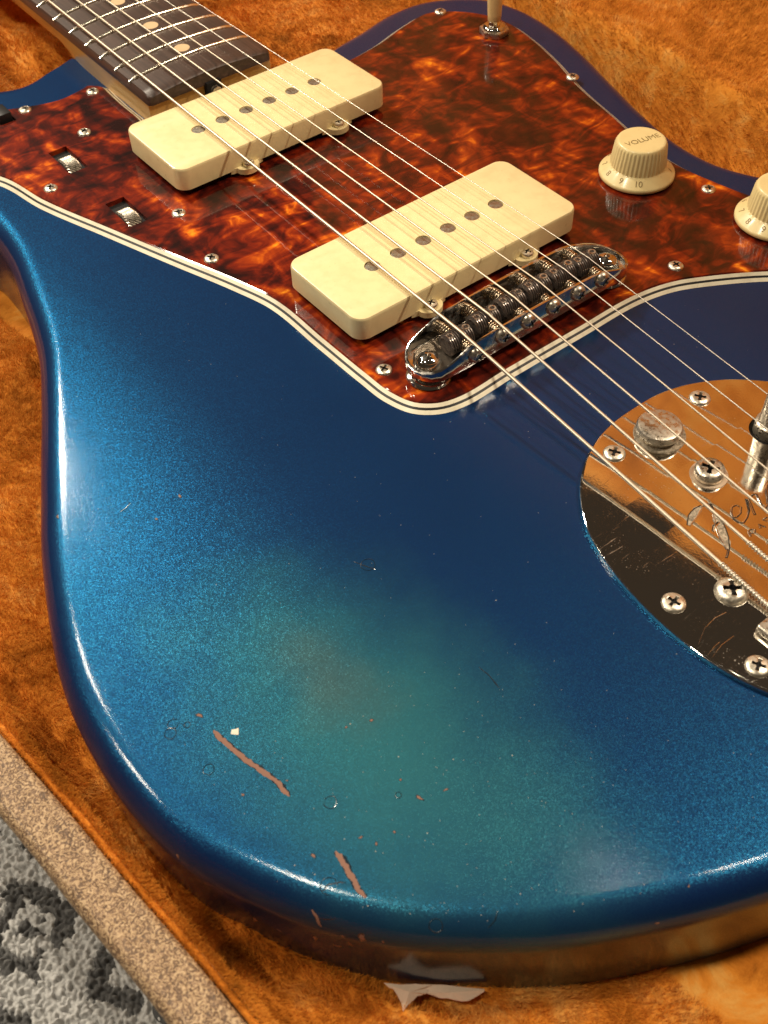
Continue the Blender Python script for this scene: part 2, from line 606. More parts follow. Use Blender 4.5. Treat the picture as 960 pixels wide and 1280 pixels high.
# ------------------------------------------------------------------ outline of the guitar body (seen from above)
BODY_PTS = [(-106.6, 175), (-106.0, 160), (-107.4, 144), (-112.0, 125), (-121.5, 93), (-131.5, 71.9), (-143, 50.1), (-149.8, 36.9), (-156.3, 24.2), (-163.6, 6.9),
    (-170.0, -11), (-173.2, -24.5), (-175, -46), (-174.0, -63.8), (-171.2, -77.5), (-165.6, -90.8), (-156.8, -106.8), (-145.5, -121.4), (-133.2, -132.8),
    (-119.9, -143.0), (-105.1, -151.6), (-88.8, -159.7), (-74.3, -165.6), (-45, -176), (-10, -185), (30, -189), (75, -184),
    (115, -168), (143, -140), (158, -105), (160, -70), (152, -35), (138, -8), (127, 9), (121, 24), (120.5, 42), (125, 62), (132.5, 86),
    (141, 112), (147, 137), (148, 158), (143, 176), (131, 188), (117, 194.5), (99, 195), (78, 190), (62, 186.5), (46, 180), (36, 173),
    (31, 171.5), (30, 176), (-24.5, 219), (-25, 240), (-26.5, 247.5), (-33, 245.5), (-40, 244.5), (-51, 243.5), (-60, 247), (-75, 255), (-90, 270), (-106, 287),
    (-125, 292), (-139, 278), (-143, 252), (-135, 222), (-118, 196)]
outline = spline(BODY_PTS, 2.6)
if area(outline) < 0:
    outline.reverse()
BODY_IN = inset(outline, vnormals(outline), 4)

# ------------------------------------------------------------------ setting
def rimx(y):                                  # inner edge of the left case wall at height 0
    return -186.3 - 0.1133 * (y + 36)
RIM_Z = -3.0
FLOOR_Z = -33.5

def yarn_pattern(X, Y):
    u, v = X * .82 + Y * .57, -X * .57 + Y * .82
    w = (vnoise(X, Y, 9, 3) - .5) * 7
    u, v = u + w, v + (vnoise(X, Y, 9, 4) - .5) * 7
    P = 30.0
    a = np.abs((u / P) % 1 - .5) * 2
    b = np.abs((v / (P * 1.1)) % 1 - .5) * 2
    d = np.maximum(a, b)
    key = ((d > .40) & (d < .72)) | (d < .18)
    brk = vnoise(X, Y, 16, 5) > .62
    return np.where(key & ~brk, 0.0, 1.0)

def make_rug():
    st = .34
    xs = np.arange(-245, -181, st)
    ys = np.arange(-112, 62, st)
    X, Y = np.meshgrid(xs, ys)
    # rows of small yarn knots, jittered
    px, py = 1.55, 1.3
    gi, gj = np.arange(-140, -80), np.arange(-75, 45)
    best = np.full(X.shape, 9e9); bx = np.zeros(X.shape); by = np.zeros(X.shape); hh = np.zeros(X.shape)
    G = rng.random((400, 400, 3))
    ci, cj = np.floor(X / px).astype(int), np.floor(Y / py).astype(int)
    for di in (-1, 0, 1):
        for dj in (-1, 0, 1):
            i, j = ci + di, cj + dj
            g = G[i % 400, j % 400]
            cx = (i + .5 + (g[..., 0] - .5) * .75 + .5 * (j % 2)) * px
            cy_ = (j + .5 + (g[..., 1] - .5) * .7) * py
            th = g[..., 2] * 6.28
            ux = (X - cx) * np.cos(th) + (Y - cy_) * np.sin(th)
            uy = -(X - cx) * np.sin(th) + (Y - cy_) * np.cos(th)
            dd = (ux / 1.05) ** 2 + (uy / .58) ** 2
            k = dd < best
            best = np.where(k, dd, best); bx = np.where(k, cx, bx); by = np.where(k, cy_, by); hh = np.where(k, g[..., 2], hh)
    r = np.sqrt(best)
    Z = -60 + np.sqrt(np.clip(1.35 - best * .9, 0, None)) * (.9 + 1.3 * hh) + (vnoise(X, Y, 1.0, 77, 2) - .5) * .7 + (vnoise(X, Y, 30, 8) - .5) * 1.5
    yarn = yarn_pattern(bx, by)
    yarn = np.clip(yarn + (hh - .5) * .35, 0, 1)
    o = heightfield('rug', X, Y, Z, MT['rug'], attrs=dict(yarn=yarn, knot=sstep(.75, 1.1, r)))
    tag(o, kind='structure')
    return o
make_rug()
fl = MB().box(-1500, 1500, -1500, 1500, -66, -62.5).build('floor', MT['rug'], smooth=False)
tag(fl, kind='structure')

# ---- the open guitar case
case = empty('guitar_case')
put(case, (-150, 0, -58))
tag(case, 'open hard guitar case lined with mottled orange plush, holding the blue guitar', 'guitar case')
CO = Vector((-150, 0, -58))
inv = lambda v: (v[0] - CO.x, v[1] - CO.y, v[2] - CO.z)

def body_distance(X, Y):
    P = np.array(outline[::2])
    x, y = X.ravel(), Y.ravel()
    dm = np.full(len(x), 9e9)
    for a in range(0, len(P), 16):
        q = P[a:a + 16]
        dm = np.minimum(dm, ((x[:, None] - q[None, :, 0]) ** 2 + (y[:, None] - q[None, :, 1]) ** 2).min(1))
    dm = np.sqrt(dm).reshape(X.shape)
    return np.where(inside_mask(outline, X, Y), 0.0, dm)

def lining_shape(X, Y):
    rx = -186.3 - 0.1133 * (Y + 36)
    d = X - rx                                # distance from the left wall
    Z = np.full(X.shape, FLOOR_Z)
    side = 1 - sstep(-1.0, 3.2, d)
    Z = Z + side * (RIM_Z - FLOOR_Z - 3) 
    # stitched seam with a raised ridge across the lower left floor
    n = np.array([.909, .416])
    s = (X + 155) * n[0] + (Y + 114) * n[1]
    Z = Z + 3.2 * np.exp(-(s / 2.0) ** 2) * sstep(-80, -92, Y) - 1.8 * np.exp(-((s - 5) / 3.0) ** 2) * sstep(-80, -92, Y)
    Z = Z + 3.0 * sstep(0, -16, s) * sstep(-80, -95, Y)
    # groove where the padded side meets the floor
    Z = Z - 2.0 * np.exp(-((d - 10) / 1.6) ** 2)
    # treble side: padded wall, a soft ridge, the accessory ledge rising to the lid
    wx = 168 + 4 * np.sin(Y / 60) + (vnoise(X, Y, 40, 12) - .5) * 8
    wall = sstep(-6, 2, X - wx)
    Z = Z + wall * 24
    Z = Z + sstep(10, 90, X - wx) * 12
    Z = Z + 4 * np.exp(-((X - wx - 6) / 6) ** 2) - 3 * np.exp(-((X - wx + 12) / 7) ** 2)
    # neck support block
    nb = np.exp(-((Y - 372) / 34) ** 2) * (1 - sstep(30, 80, np.abs(X + 2)) * 0)
    sb = sstep(235, 262, Y) * (1 - sstep(-62, -34, X - (Y - 300) * .35))
    Z = Z + sb * 27
    Z = Z + 9 * np.exp(-(((X + 20) + (Y - 330) * .4) / 16) ** 2) * sstep(265, 300, Y)
    # the plush is pressed down along the side of the body
    Z = Z - 1.5 * (1 - sstep(3, 20, body_distance(X, Y))) * sstep(0, 3, d) * (1 - wall)
    # uneven padding
    Z = Z + (vnoise(X, Y, 60, 21) - .5) * 13 * sstep(0, 20, d) + (vnoise(X, Y, 16, 22) - .5) * 3.2 + (vnoise(X, Y, 4, 23, 2) - .5) * .9
    return Z

xs = np.arange(-235, 262, 2.0)
ys = np.arange(-300, 520, 2.0)
X, Y = np.meshgrid(xs, ys)
Zl = lining_shape(X, Y)
ZGRID = Zl.copy()
def lining_z(x, y):
    fx = np.clip((x + 235) / 2.0, 0, len(xs) - 1.001)
    fy_ = np.clip((y + 300) / 2.0, 0, len(ys) - 1.001)
    i, j = fx.astype(int), fy_.astype(int)
    u, v = fx - i, fy_ - j
    return (ZGRID[j, i] * (1 - u) + ZGRID[j, i + 1] * u) * (1 - v) + (ZGRID[j + 1, i] * (1 - u) + ZGRID[j + 1, i + 1] * u) * v
rx = -186.3 - 0.1133 * (Y + 36)
Xc = np.where(X < rx, rx, X)
Zl = np.where(X < rx, RIM_Z - 4, Zl)
keep = X > rx - 1.9
lin = heightfield('plush_lining', Xc - CO.x, Y - CO.y, Zl - CO.z, MT['plush'], keep=keep, parent=case)

# short pile on the lining where the photo sees it
def pile(n, name, region, length=1.9, r=.085, zf=lining_z, lean=(.5, -.3), brush=None):
    pts = []
    got = 0
    while got < n:
        m_ = int(n * 1.6)
        x, y = region(m_)
        pts.append(np.stack([x, y], -1)); got += len(x)
    P = np.concatenate(pts)[:n]
    x, y = P[:, 0], P[:, 1]
    z = zf(x, y)
    e = .8
    nx = -(zf(x + e, y) - zf(x - e, y)) / (2 * e)
    ny = -(zf(x, y + e) - zf(x, y - e)) / (2 * e)
    N = np.stack([nx, ny, np.ones_like(nx)], -1)
    N /= np.linalg.norm(N, axis=1, keepdims=True)
    L = np.stack([(vnoise(x, y, 16, 41) - .5) * 3 + lean[0], (vnoise(x, y, 16, 42) - .5) * 3 + lean[1], np.zeros_like(x)], -1)
    if brush is not None:
        L[:, :2] += brush(x, y)
    L += rng.normal(0, .45, L.shape)
    ln = length * (.6 + .7 * rng.random(len(x)))[:, None]
    A = np.stack([x, y, z - .2], -1)
    d = N + L * .55
    d /= np.linalg.norm(d, axis=1, keepdims=True)
    B = A + d * ln * .55
    d2 = d + L * .3 + rng.normal(0, .2, L.shape)
    d2 /= np.linalg.norm(d2, axis=1, keepdims=True)
    C_ = B + d2 * ln * .5
    Q = np.stack([A, B, C_], 1) - np.array(CO)[None, None]
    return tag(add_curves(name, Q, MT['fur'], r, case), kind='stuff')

def reg_left(n):
    y = rng.uniform(-190, 190, n)
    x = rimx(y) + 1.0 + rng.random(n) * np.where(y > -20, 95, 75)
    k = ~inside_mask(BODY_IN, x, y)
    return x[k], y[k]

def reg_far(n):
    x = rng.uniform(30, 262, n); y = rng.uniform(-40, 330, n)
    k = (~inside_mask(BODY_IN, x, y)) & (x + y * .6 > 120)
    return x[k], y[k]

def reg_top(n):
    x = rng.uniform(-110, 60, n); y = rng.uniform(215, 470, n)
    k = ~inside_mask(BODY_IN, x, y)
    return x[k], y[k]

def brush_far(x, y):
    t = sstep(166, 174, x)[:, None]
    return (1 - t) * np.array([[-1.6, -1.5]]) + t * np.array([[1.3, .9]])

def reg_lip(n):
    y = rng.uniform(-140, 60, n)
    return rimx(y) + rng.uniform(-2.0, 1.6, n), y
def z_lip(x, y):
    return np.full_like(x, RIM_Z - 2.2) - np.abs(x - rimx(y) + .6) * .35

# ---- left wall of the case: covered board with a rolled plush lip inside
def sweep_y(prof, y0, y1, step=4, wob=0.0):
    mb = MB()
    ysw = np.arange(y0, y1 + .1, step)
    vs = []
    for y in ysw:
        w = (noise.noise(Vector((y * .03, 7, 3)))) * wob
        for (dx, z) in prof:
            vs.append(inv((rimx(y) + dx + w, y, z + w * .4)))
    k = len(prof)
    fs = []
    for i in range(len(ysw) - 1):
        for j in range(k):
            a, b = i * k + j, i * k + (j + 1) % k
            fs.append((a, b, b + k, a + k))
    fs.append(tuple(reversed(range(k))))
    fs.append(tuple(range((len(ysw) - 1) * k, len(ysw) * k)))
    return mb.add(vs, fs)

def arc(cx, cz, r, a0, a1, n):
    return [(cx + r * math.cos(R_(a0 + (a1 - a0) * i / n)), cz + r * math.sin(R_(a0 + (a1 - a0) * i / n))) for i in range(n + 1)]
W0, W1 = -13.6, -2.2                        # outer and inner face of the board, from the inner plush edge
prof = arc(W1 - 1.6, RIM_Z - 1.6, 1.6, 0, 90, 6) + arc(W0 + 3.4, RIM_Z - 3.4 - .5, 3.4, 90, 180, 7) + [(W0 + .6, -12), (W0 + 3.5, -34), (W0 + 6, -55), (W0 + 7, -57), (W1, -57)]
sweep_y(prof, -330, 420, 4, .5).build('case_wall', MT['tweed'], case, angle=80)
lip = [(W1 + .3, RIM_Z - 10)] + arc(W1 + 1.3, RIM_Z - 2.6, .75, 180, 0, 8) + [(W1 + 2.4, RIM_Z - 12)]
sweep_y(lip, -330, 420, 3, .8).build('plush_lip', MT['plush'], case, angle=80)
sweep_y([(W1 - .1, RIM_Z - 4), (W1 + .5, RIM_Z - 3.2), (W1 + .5, RIM_Z - 9), (W1 - .1, RIM_Z - 9)], -330, 420, 6, .5).build('gap_shade_strip', MT['gap_shade'], case, angle=80)  # dark strip painted for the shaded gap between board and lip
bt = [inv((rimx(-330) - 8, -330, 0))[:2], inv((265, -330, 0))[:2], inv((265, 540, 0))[:2], inv((rimx(540) - 8, 540, 0))[:2]]
MB().prism(bt, .0, 2.5).build('case_bottom', MT['tweed'], case, smooth=False)
ft = MB().lathe([(3.5, -2.4), (4, -1.5), (4, 0)], 20).build('rubber_foot', MT['black'], case)
put(ft, inv((-189.5, -84, -57.9)))
# ---- raised lid, plush inside, standing open behind the treble side
def make_lid():
    th = R_(LID_TILT)
    nx_, nz_ = 90, 80
    us = np.linspace(-330, 540, nx_)
    ws = np.linspace(0, LID_H, nz_)
    U, W = np.meshgrid(us, ws)
    D = (vnoise(U, W, 60, 31) - .5) * 8 + (vnoise(U, W, 14, 32) - .5) * 2.5 + 9 * sstep(.0, 18, W) * (1 - sstep(LID_H - 18, LID_H, W))
    bx = 262 + W * math.sin(th) - D * math.cos(th)
    bz = -2 + W * math.cos(th) + D * math.sin(th)
    o = heightfield('lid_lining', bx - CO.x, U - CO.y, bz - CO.z, MT['plush'], parent=case)
    mb = MB()
    p = lambda w, t: (262 + w * math.sin(th) + t * math.cos(th), -2 + w * math.cos(th) - t * math.sin(th))
    a, b, c, d = p(-6, 3), p(LID_H + 5, 3), p(LID_H + 5, 16), p(-6, 16)
    vs = [inv((q[0], y, q[1])) for y in (-334, 544) for q in (a, b, c, d)]
    mb.add(vs, [(3, 2, 1, 0), (4, 5, 6, 7), (0, 1, 5, 4), (1, 2, 6, 5), (2, 3, 7, 6), (3, 0, 4, 7)])
    mb.build('lid_shell', MT['tweed'], case, smooth=False)
LID_TILT, LID_H = 4, 492
make_lid()

# torn scraps of backing paper under the edge of the body
def scrap(name, pts, label, z=-35.3):
    mb = MB()
    ptsj = []
    for i, p in enumerate(pts):
        q = pts[(i + 1) % len(pts)]
        for t in (0, .33, .66):
            ptsj.append((p[0] + (q[0] - p[0]) * t + random.uniform(-.25, .25), p[1] + (q[1] - p[1]) * t + random.uniform(-.25, .25)))
    n = len(ptsj)
    cx, cy_ = sum(p[0] for p in ptsj) / n, sum(p[1] for p in ptsj) / n
    top = [(x - cx, y - cy_, .35 + random.uniform(-.15, .35)) for x, y in ptsj]
    bot = [(x, y, zz - .3) for x, y, zz in top]
    mb.add(top + bot + [(0, 0, 1.1), (0, 0, .4)], [(i, (i + 1) % n, 2 * n) for i in range(n)] + [((i + 1) % n + n, i + n, 2 * n + 1) for i in range(n)] + [(i, i + n, (i + 1) % n + n, (i + 1) % n) for i in range(n)])
    o = mb.build(name, MT['paper'])
    put(o, (cx, cy_, z))
    return tag(o, label, 'paper scrap', 'torn paper scraps under the guitar body')


# ------------------------------------------------------------------ marks on the guitar, mm on its top
PILE_N = 60000
ENGRAVE = [[[[-20.52,-86.56],[-17.74,-85.29],[-14.89,-84.48],[-12.8,-84.38]],2.2],[[[-13.28,-84.44],[-11.26,-84.41],[-10.63,-85.24],[-11.46,-86.83],[-12.38,-88.32]],0.9],[[[-12.38,-88.32],[-13.67,-90.82],[-15.31,-93.43],[-17.19,-96.22],[-18.73,-98.38]],2.4],[[[-18.73,-98.38],[-20.19,-99.3],[-21.3,-99.86]],0.9],[[[-17.12,-91.95],[-15.53,-91.07],[-13.57,-90.9]],1.3],[[[-9.82,-91.74],[-8.81,-92.57],[-6.92,-92.32],[-5.2,-91.03],[-5.52,-89.77],[-7.14,-89.45],[-8.86,-90.75],[-9.95,-92.53],[-9.86,-94.14],[-8.86,-94.97]],0.5],[[[-8.86,-94.97],[-6.68,-94.31],[-4.38,-93.05],[-2.61,-90.88],[-1.99,-90.02],[-1.48,-90.44],[-2.79,-92.55],[-4.38,-95.07]],0.6],[[[-1.0,-90.37],[0.59,-90.07],[1.45,-90.54],[0.4,-92.43],[-0.68,-94.27],[-0.58,-95.26],[1.13,-94.85]],0.6],[[[-0.52,-96.21],[2.14,-93.85],[4.35,-91.52],[6.26,-90.29],[7.74,-90.1]],0.6],[[[1.13,-94.85],[3.17,-94.69],[5.11,-94.44],[6.93,-93.63],[7.74,-91.97],[6.55,-91.92],[4.36,-93.37],[3.02,-95.48],[3.84,-96.15],[6.75,-95.78]],0.6],[[[-11.0,-99.1],[-10.09,-97.68],[-8.83,-97.62],[-8.39,-98.41],[-9.29,-98.99],[-10.02,-98.61]],0.4],[[[-6.89,-98.98],[-6.13,-97.85],[-5.62,-99.58]],0.4],[[[-3.41,-98.75],[-4.11,-97.51],[-2.73,-97.53]],0.4]]
CHIP_LINES = [[[[-149.86,-56.23,-4.05],[-149.47,-59.29,-4.03],[-148.99,-62.04,-4.0],[-148.42,-65.66,-3.96],[-147.46,-69.35,-3.88],[-146.36,-72.79,-3.78],[-145.63,-75.99,-3.72],[-145.4,-79.17,-3.72],[-145.38,-81.37,-3.73]],1.15],[[[-145.05,-98.23,-3.8],[-144.78,-100.68,-3.79],[-145.31,-103.52,-3.86],[-145.8,-106.05,-3.93],[-146.24,-108.11,-4.0],[-145.75,-110.41,-4.04]],1.25],[[[-155.8,-104.09,-7.48],[-155.82,-105.54,-8.45],[-156.02,-107.23,-10.66]],0.9]]
CHIPS = [[[-164.76,-92.51,-23.12],1.3,0.6],[[-161.9,-98.11,-22.72],0.8,0.3],[[-157.28,-106.05,-17.87],1.2,0.4],[[-154.33,-110.42,-18.33],0.9,0.5],[[-152.62,-112.77,-14.77],1.0,0.35],[[-150.58,-114.87,-10.27],1.3,0.7],[[-150.17,-50.81,-4.05],0.9,0.5],[[-171.77,-73.58,-12.28],0.7,0.6],[[-123.39,-100.65,-1.77],1.1,0.3],[[-117.6,-103.07,-1.34],0.8,0.3],[[-147.68,-118.33,-9.8],0.5,0.6],[[-153.37,-111.53,-11.5],0.6,0.5],[[-119.87,-78.71,-1.4],0.6,0.6],[[-125.46,-76.28,-1.82],0.35,0.8],[[-153.28,-74.07,-4.57],0.5,0.7],[[-123.91,-94.67,-1.78],0.4,0.7],[[-138.91,-99.4,-3.16],0.6,0.5],[[-137.13,-102.76,-3.01],0.4,0.7],[[-132.51,-103.21,-2.57],0.4,0.8],[[-149.23,-95.86,-4.25],0.7,0.5],[[-143.71,-77.88,-3.53],0.3,0.8],[[-101.51,-152.42,-4.78],0.6,0.5],[[-92.43,-151.8,-0.56],0.4,0.5],[[-118.46,9.59,-0.95],0.8,0.5],[[-127.55,6.93,-1.59],0.6,0.5],[[-174.98,-50.38,-23.96],0.7,0.5],[[-174.66,-57.24,-28.97],0.6,0.5],[[-171.77,-73.57,-12.26],0.5,0.5],[[-147.88,26.64,-3.48],0.7,0.5]]
LIGHT_CHIP = [-146.08,-59.91,-3.66]
RINGS = [[[-156.31,-48.24,-4.74],2.0],[[-158.05,-49.96,-4.97],2.3],[[-153.78,-50.75,-4.46],1.2],[[-155.97,-63.72,-4.81],2.1],[[-137.96,-124.07,-4.66],2.3],[[-139.21,-88.6,-3.13],2.4],[[-126.56,-97.21,-2.01],1.1],[[-93.15,-42.67,-0.04],3.0],[[-150.58,-103.37,-4.52],3.0]]
SCRATCHES = [[[-46.72,-113.24],[-41.99,-111.09],[-37.69,-110.62],[-34.28,-111.23]],[[-47.19,-116.67],[-44.27,-116.11],[-42.17,-116.03]],[[-47.14,-117.87],[-42.58,-116.88],[-38.39,-117.01]],[[-46.63,-124.29],[-45.19,-124.04]]]
BODY_SCRATCH = [[[-95.41,-39.45,-0.08],[-94.43,-41.61,-0.06],[-92.5,-45.22,-0.03]],[[-91.28,-84.18,-0.05],[-90.97,-87.6,-0.05],[-91.4,-91.5,-0.07]],[[-152.51,-103.33,-5.11],[-150.52,-102.99,-4.49],[-148.15,-104.15,-4.18],[-147.33,-105.07,-4.1]],[[-155.9,-105.56,-8.58],[-154.88,-107.09,-8.46],[-152.94,-108.88,-7.48]],[[-129.96,-131.34,-4.09],[-127.96,-131.26,-3.12],[-126.45,-130.26,-2.37]],[[-133.97,15.99,-2.06],[-131.93,15.99,-1.89],[-130.09,16.95,-1.74]]]
SCRAP_A = [[-149.4,-120.0],[-148.4,-122.3],[-149.4,-127.2],[-145.3,-126.7],[-143.4,-127.4],[-140.9,-126.7]]
SCRAP_B = [[-142.6,-125.4],[-143.4,-127.4],[-140.1,-131.3],[-136.9,-134.4],[-133.1,-135.2],[-132.2,-134.7]]
SCRAP_Z = -30.5
# ------------------------------------------------------------------ the guitar
guitar = empty('electric_guitar')
tag(guitar, 'metallic blue electric guitar with tortoiseshell pickguard and chipped lacquer, lying in the orange case', 'electric guitar')
GO = (0, 0, -45)
put(guitar, GO)
gz = 45.0                                    # children are written with z measured from the body top

def gb(mb, name, mat, parent=None, **k):
    """build a part given in body-top coordinates under an object that sits at the guitar's origin"""
    if parent is None or parent is guitar:
        mb.v = [(x, y, z + gz) for x, y, z in mb.v]
        return mb.build(name, mat, guitar, **k)
    mb.v = [(x, y, z) for x, y, z in mb.v]
    return mb.build(name, mat, parent, **k)

def make_body():
    nr = vnormals(outline)
    # soften normals so that rings do not cross in tight corners
    for _ in range(3):
        nr = [((nr[i - 1] + nr[i] * 2 + nr[(i + 1) % len(nr)]).normalized()) for i in range(len(nr))]
    RT, RB = 8.0, 12.0
    # the round-over dies away beside the neck pocket
    sc = [max(.12, min(float(sstep(4, 34, np.array(math.hypot(x + 26, y - 236)))), float(sstep(3, 26, np.array(math.hypot(x - 32, y - 174)))))) for x, y in outline]
    sc = [1.0 if y < 150 else s for s, (x, y) in zip(sc, outline)]
    rings = []
    for k in range(0, 9):                    # bottom round-over
        a = R_(90 * k / 8)
        rings.append((RB * (1 - math.sin(a)), -45 + RB * (1 - math.cos(a)), 0))
    for k in range(0, 13):                   # top round-over follows the contoured top
        a = R_(90 * k / 12)
        rings.append((RT * (1 - math.cos(a)), -RT * (1 - math.sin(a)), 1))
    for k in (1.5, 3.5):
        rings.append((RT + k, 0, 1))
    mb = MB()
    n = len(outline)
    vs = []
    for ins, z, top in rings:
        for (x0, y0), q, s in zip(outline, nr, sc):
            x, y = x0 - q.x * ins * s, y0 - q.y * ins * s
            vs.append((x, y, z * s + contour(x, y) if top else -45 + (z + 45) * s))
    fs = []
    m = len(rings)
    for j in range(m - 1):
        for i in range(n):
            a, b = j * n + i, j * n + (i + 1) % n
            fs.append((a, b, b + n, a + n))
    fs.append(tuple(reversed(range(n))))
    last = [(p[0] - q.x * rings[-1][0] * s, p[1] - q.y * rings[-1][0] * s) for p, q, s in zip(outline, nr, sc)]
    gx, gy = np.meshgrid(np.arange(-176, 166, 4.0), np.arange(-190, 292, 4.0))
    gx = gx + (np.arange(gx.shape[0]) % 2)[:, None] * 2.0
    L = np.array(last)
    ok = inside_mask(last, gx, gy)
    G = np.stack([gx[ok], gy[ok]], -1)
    dmin = np.full(len(G), 9e9)
    for a in range(0, len(L), 50):
        dmin = np.minimum(dmin, np.sqrt(((G[:, None] - L[None, a:a + 50]) ** 2).sum(-1)).min(1))
    G = G[dmin > 2.0]
    pts = [Vector(p) for p in last] + [Vector(p) for p in G.tolist()]
    vo, eo, fo, *_ = delaunay_2d_cdt(pts, [(i, (i + 1) % n) for i in range(n)], [], 1, 1e-4)
    base = (m - 1) * n
    if len(vo) == len(pts):
        mp = {i: (base + i if i < n else len(vs) + i - n) for i in range(len(pts))}
        vs += [(p.x, p.y, contour(p.x, p.y)) for p in pts[n:]]
    else:
        k0 = len(vs)
        mp = {i: k0 + i for i in range(len(vo))}
        vs += [(p.x, p.y, contour(p.x, p.y)) for p in vo]
        print('CDT merged', len(vo), len(pts))
    fs += [tuple(mp[i] for i in f) for f in fo]
    mb.add(vs, fs)
    return mb
bmb = make_body()
BV = BVHTree.FromPolygons([Vector(v) for v in bmb.v], bmb.f)
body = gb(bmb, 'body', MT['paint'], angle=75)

def surf(x, y, up_=.05):
    h = BV.ray_cast(Vector((x, y, 60)), Vector((0, 0, -1)))
    if h[0] is None:
        return Vector((x, y, 0)), Vector((0, 0, 1))
    nn = h[1] if h[1].z > 0 else -h[1]
    return h[0] + nn * up_, nn

def frame_at(c):
    h = BV.find_nearest(Vector(c))
    n = h[1] if (h[0] + h[1] - Vector((0, 0, -22))).length > (h[0] - h[1] - Vector((0, 0, -22))).length else -h[1]
    u = Vector((1, 0, 0)) - n * n.x
    u.normalize()
    return h[0], u, n.cross(u), n

def decal(c3, poly, name, mat, up_=.06):
    c0, u, w, n0 = frame_at(c3)
    def near(p, lift):
        q = c0 + u * p.x + w * p.y
        h = BV.find_nearest(q)
        nn = h[1] if h[1].dot(n0) > 0 else -h[1]
        return h[0] + nn * lift
    """thin flake-shaped patch lying on the lacquer"""
    vs = [near(Vector((0, 0, 0)), up_)]
    for k in (.5, 1.0):
        for p in poly:
            vs.append(near(Vector((p[0] * k, p[1] * k, 0)), up_ if k < 1 else .012))
    n = len(poly)
    fs = [(0, 1 + i, 1 + (i + 1) % n) for i in range(n)] + [(1 + i, 1 + n + i, 1 + n + (i + 1) % n, 1 + (i + 1) % n) for i in range(n)]
    mb = MB().add([(v.x, v.y, v.z + gz) for v in vs], fs)
    return mb.build(name, mat, body)

def body_ribbon(pts, w, name, mat, lift, jag=.3, step=.4):
    P = [Vector(p) for p in pts]
    Q = []
    for a, b in zip(P, P[1:]):
        k = max(1, int((b - a).length / step))
        Q += [a.lerp(b, i / k) for i in range(k)]
    Q.append(P[-1])
    m = len(Q)
    vs = []
    wob = 0
    jw = [0, 0]
    for i, q in enumerate(Q):
        c0, _, _, n = frame_at(q)
        t = (Q[min(i + 2, m - 1)] - Q[max(i - 2, 0)]).normalized()
        s_ = n.cross(t).normalized()
        e = min(1, .35 + min(i, m - 1 - i) / 5)
        wob = wob * .6 + random.uniform(-.12, .12) * w
        for k, sd in enumerate((-1, 0, 1)):
            kk = 0 if sd < 0 else 1
            jw[kk] = jw[kk] * .7 + random.uniform(-jag, jag) * .6
            off = wob + sd * w * .5 * e * (1 + jw[kk])
            h = BV.find_nearest(c0 + s_ * off)
            vs.append(h[0] + n * (lift if sd == 0 else .012) + Vector((0, 0, gz)))
    fs = []
    for i in range(m - 1):
        for j in (0, 1):
            a = i * 3 + j
            fs.append((a, a + 1, a + 4, a + 3))
    return MB().add(vs, fs).build(name, mat, body)

def ribbon_poly(pts, w, jag=.25, step=.45):
    P = [Vector(p) for p in pts]
    Q = []
    for a, b in zip(P, P[1:]):
        k = max(1, int((b - a).length / step))
        Q += [a.lerp(b, i / k) for i in range(k)]
    Q.append(P[-1])
    L, Rr = [], []
    m = len(Q)
    for i, q in enumerate(Q):
        t = (Q[min(i + 2, m - 1)] - Q[max(i - 2, 0)]).normalized()
        nn = Vector((-t.y, t.x))
        e = min(1, .35 + min(i, m - 1 - i) / 5)
        L.append(q + nn * w * .5 * e * (1 + random.uniform(-jag, jag)))
        Rr.append(q - nn * w * .5 * e * (1 + random.uniform(-jag, jag)))
    return L, Rr

def ribbon(pts, w, name, mat, parent, lift, zoff, jag=.25, step=.45, onbody=True):
    L, Rr = ribbon_poly(pts, w, jag, step)
    mb = MB()
    vs = []
    for a, b in zip(L, Rr):
        for q in (a, (a + b) / 2, b):
            edge = q is not a and q is not b
            if onbody:
                s_, _ = surf(q.x, q.y, lift if edge else .012)
            else:
                s_ = Vector((q.x, q.y, lift))
            vs.append((s_.x, s_.y, s_.z + zoff))
    fs = []
    for i in range(len(L) - 1):
        for j in (0, 1):
            a = i * 3 + j
            fs.append((a, a + 1, a + 4, a + 3))
    mb.add(vs, fs)
    return mb.build(name, mat, parent)

for pts, w in CHIP_LINES:
    body_ribbon(pts, w * 1.25, 'chip_edge', MT['ring'], .03, .25, .5)
    body_ribbon(pts, w, 'paint_chip', MT['bare'], .07, .28, .42)
for c3, r, a in CHIPS:
    r *= .82
    k = 16
    th = random.uniform(0, 6.28)
    poly = []
    for i in range(k):
        t = 2 * math.pi * i / k
        rr = r * (1 + random.uniform(-.38, .38))
        px, py = rr * math.cos(t), rr * a * math.sin(t)
        poly.append((px * math.cos(th) - py * math.sin(th), px * math.sin(th) + py * math.cos(th)))
    decal(c3, [(x * 1.28, y * 1.28) for x, y in poly], 'chip_edge', MT['ring'], .03)
    decal(c3, poly, 'paint_chip', MT['bare'])
decal(LIGHT_CHIP, [(- 1.1, .2), (-.3, 1.0), (.5, .5), (1.2, .3), (.7, -.5), (.2, -1.2), (-.5, -.5)], 'paint_chip', MT['pale'])
for c3, r in RINGS:
    c0, u, w, n0 = frame_at(c3)
    pts = []
    a0 = random.uniform(0, 6.28)
    span = random.choice([5.6, 6.28, 6.28, 4.6])
    k = 26
    for i in range(k):
        a = a0 + span * i / (k - 1)
        q = BV.find_nearest(c0 + u * (r * .62 * math.cos(a) * (1 + .06 * math.sin(3 * a))) + w * (r * .62 * math.sin(a)))[0]
        pts.append((q.x, q.y, q.z + gz))
    MB().tube(pts, .10, 6).build('ring_dent', MT['ring'], body)
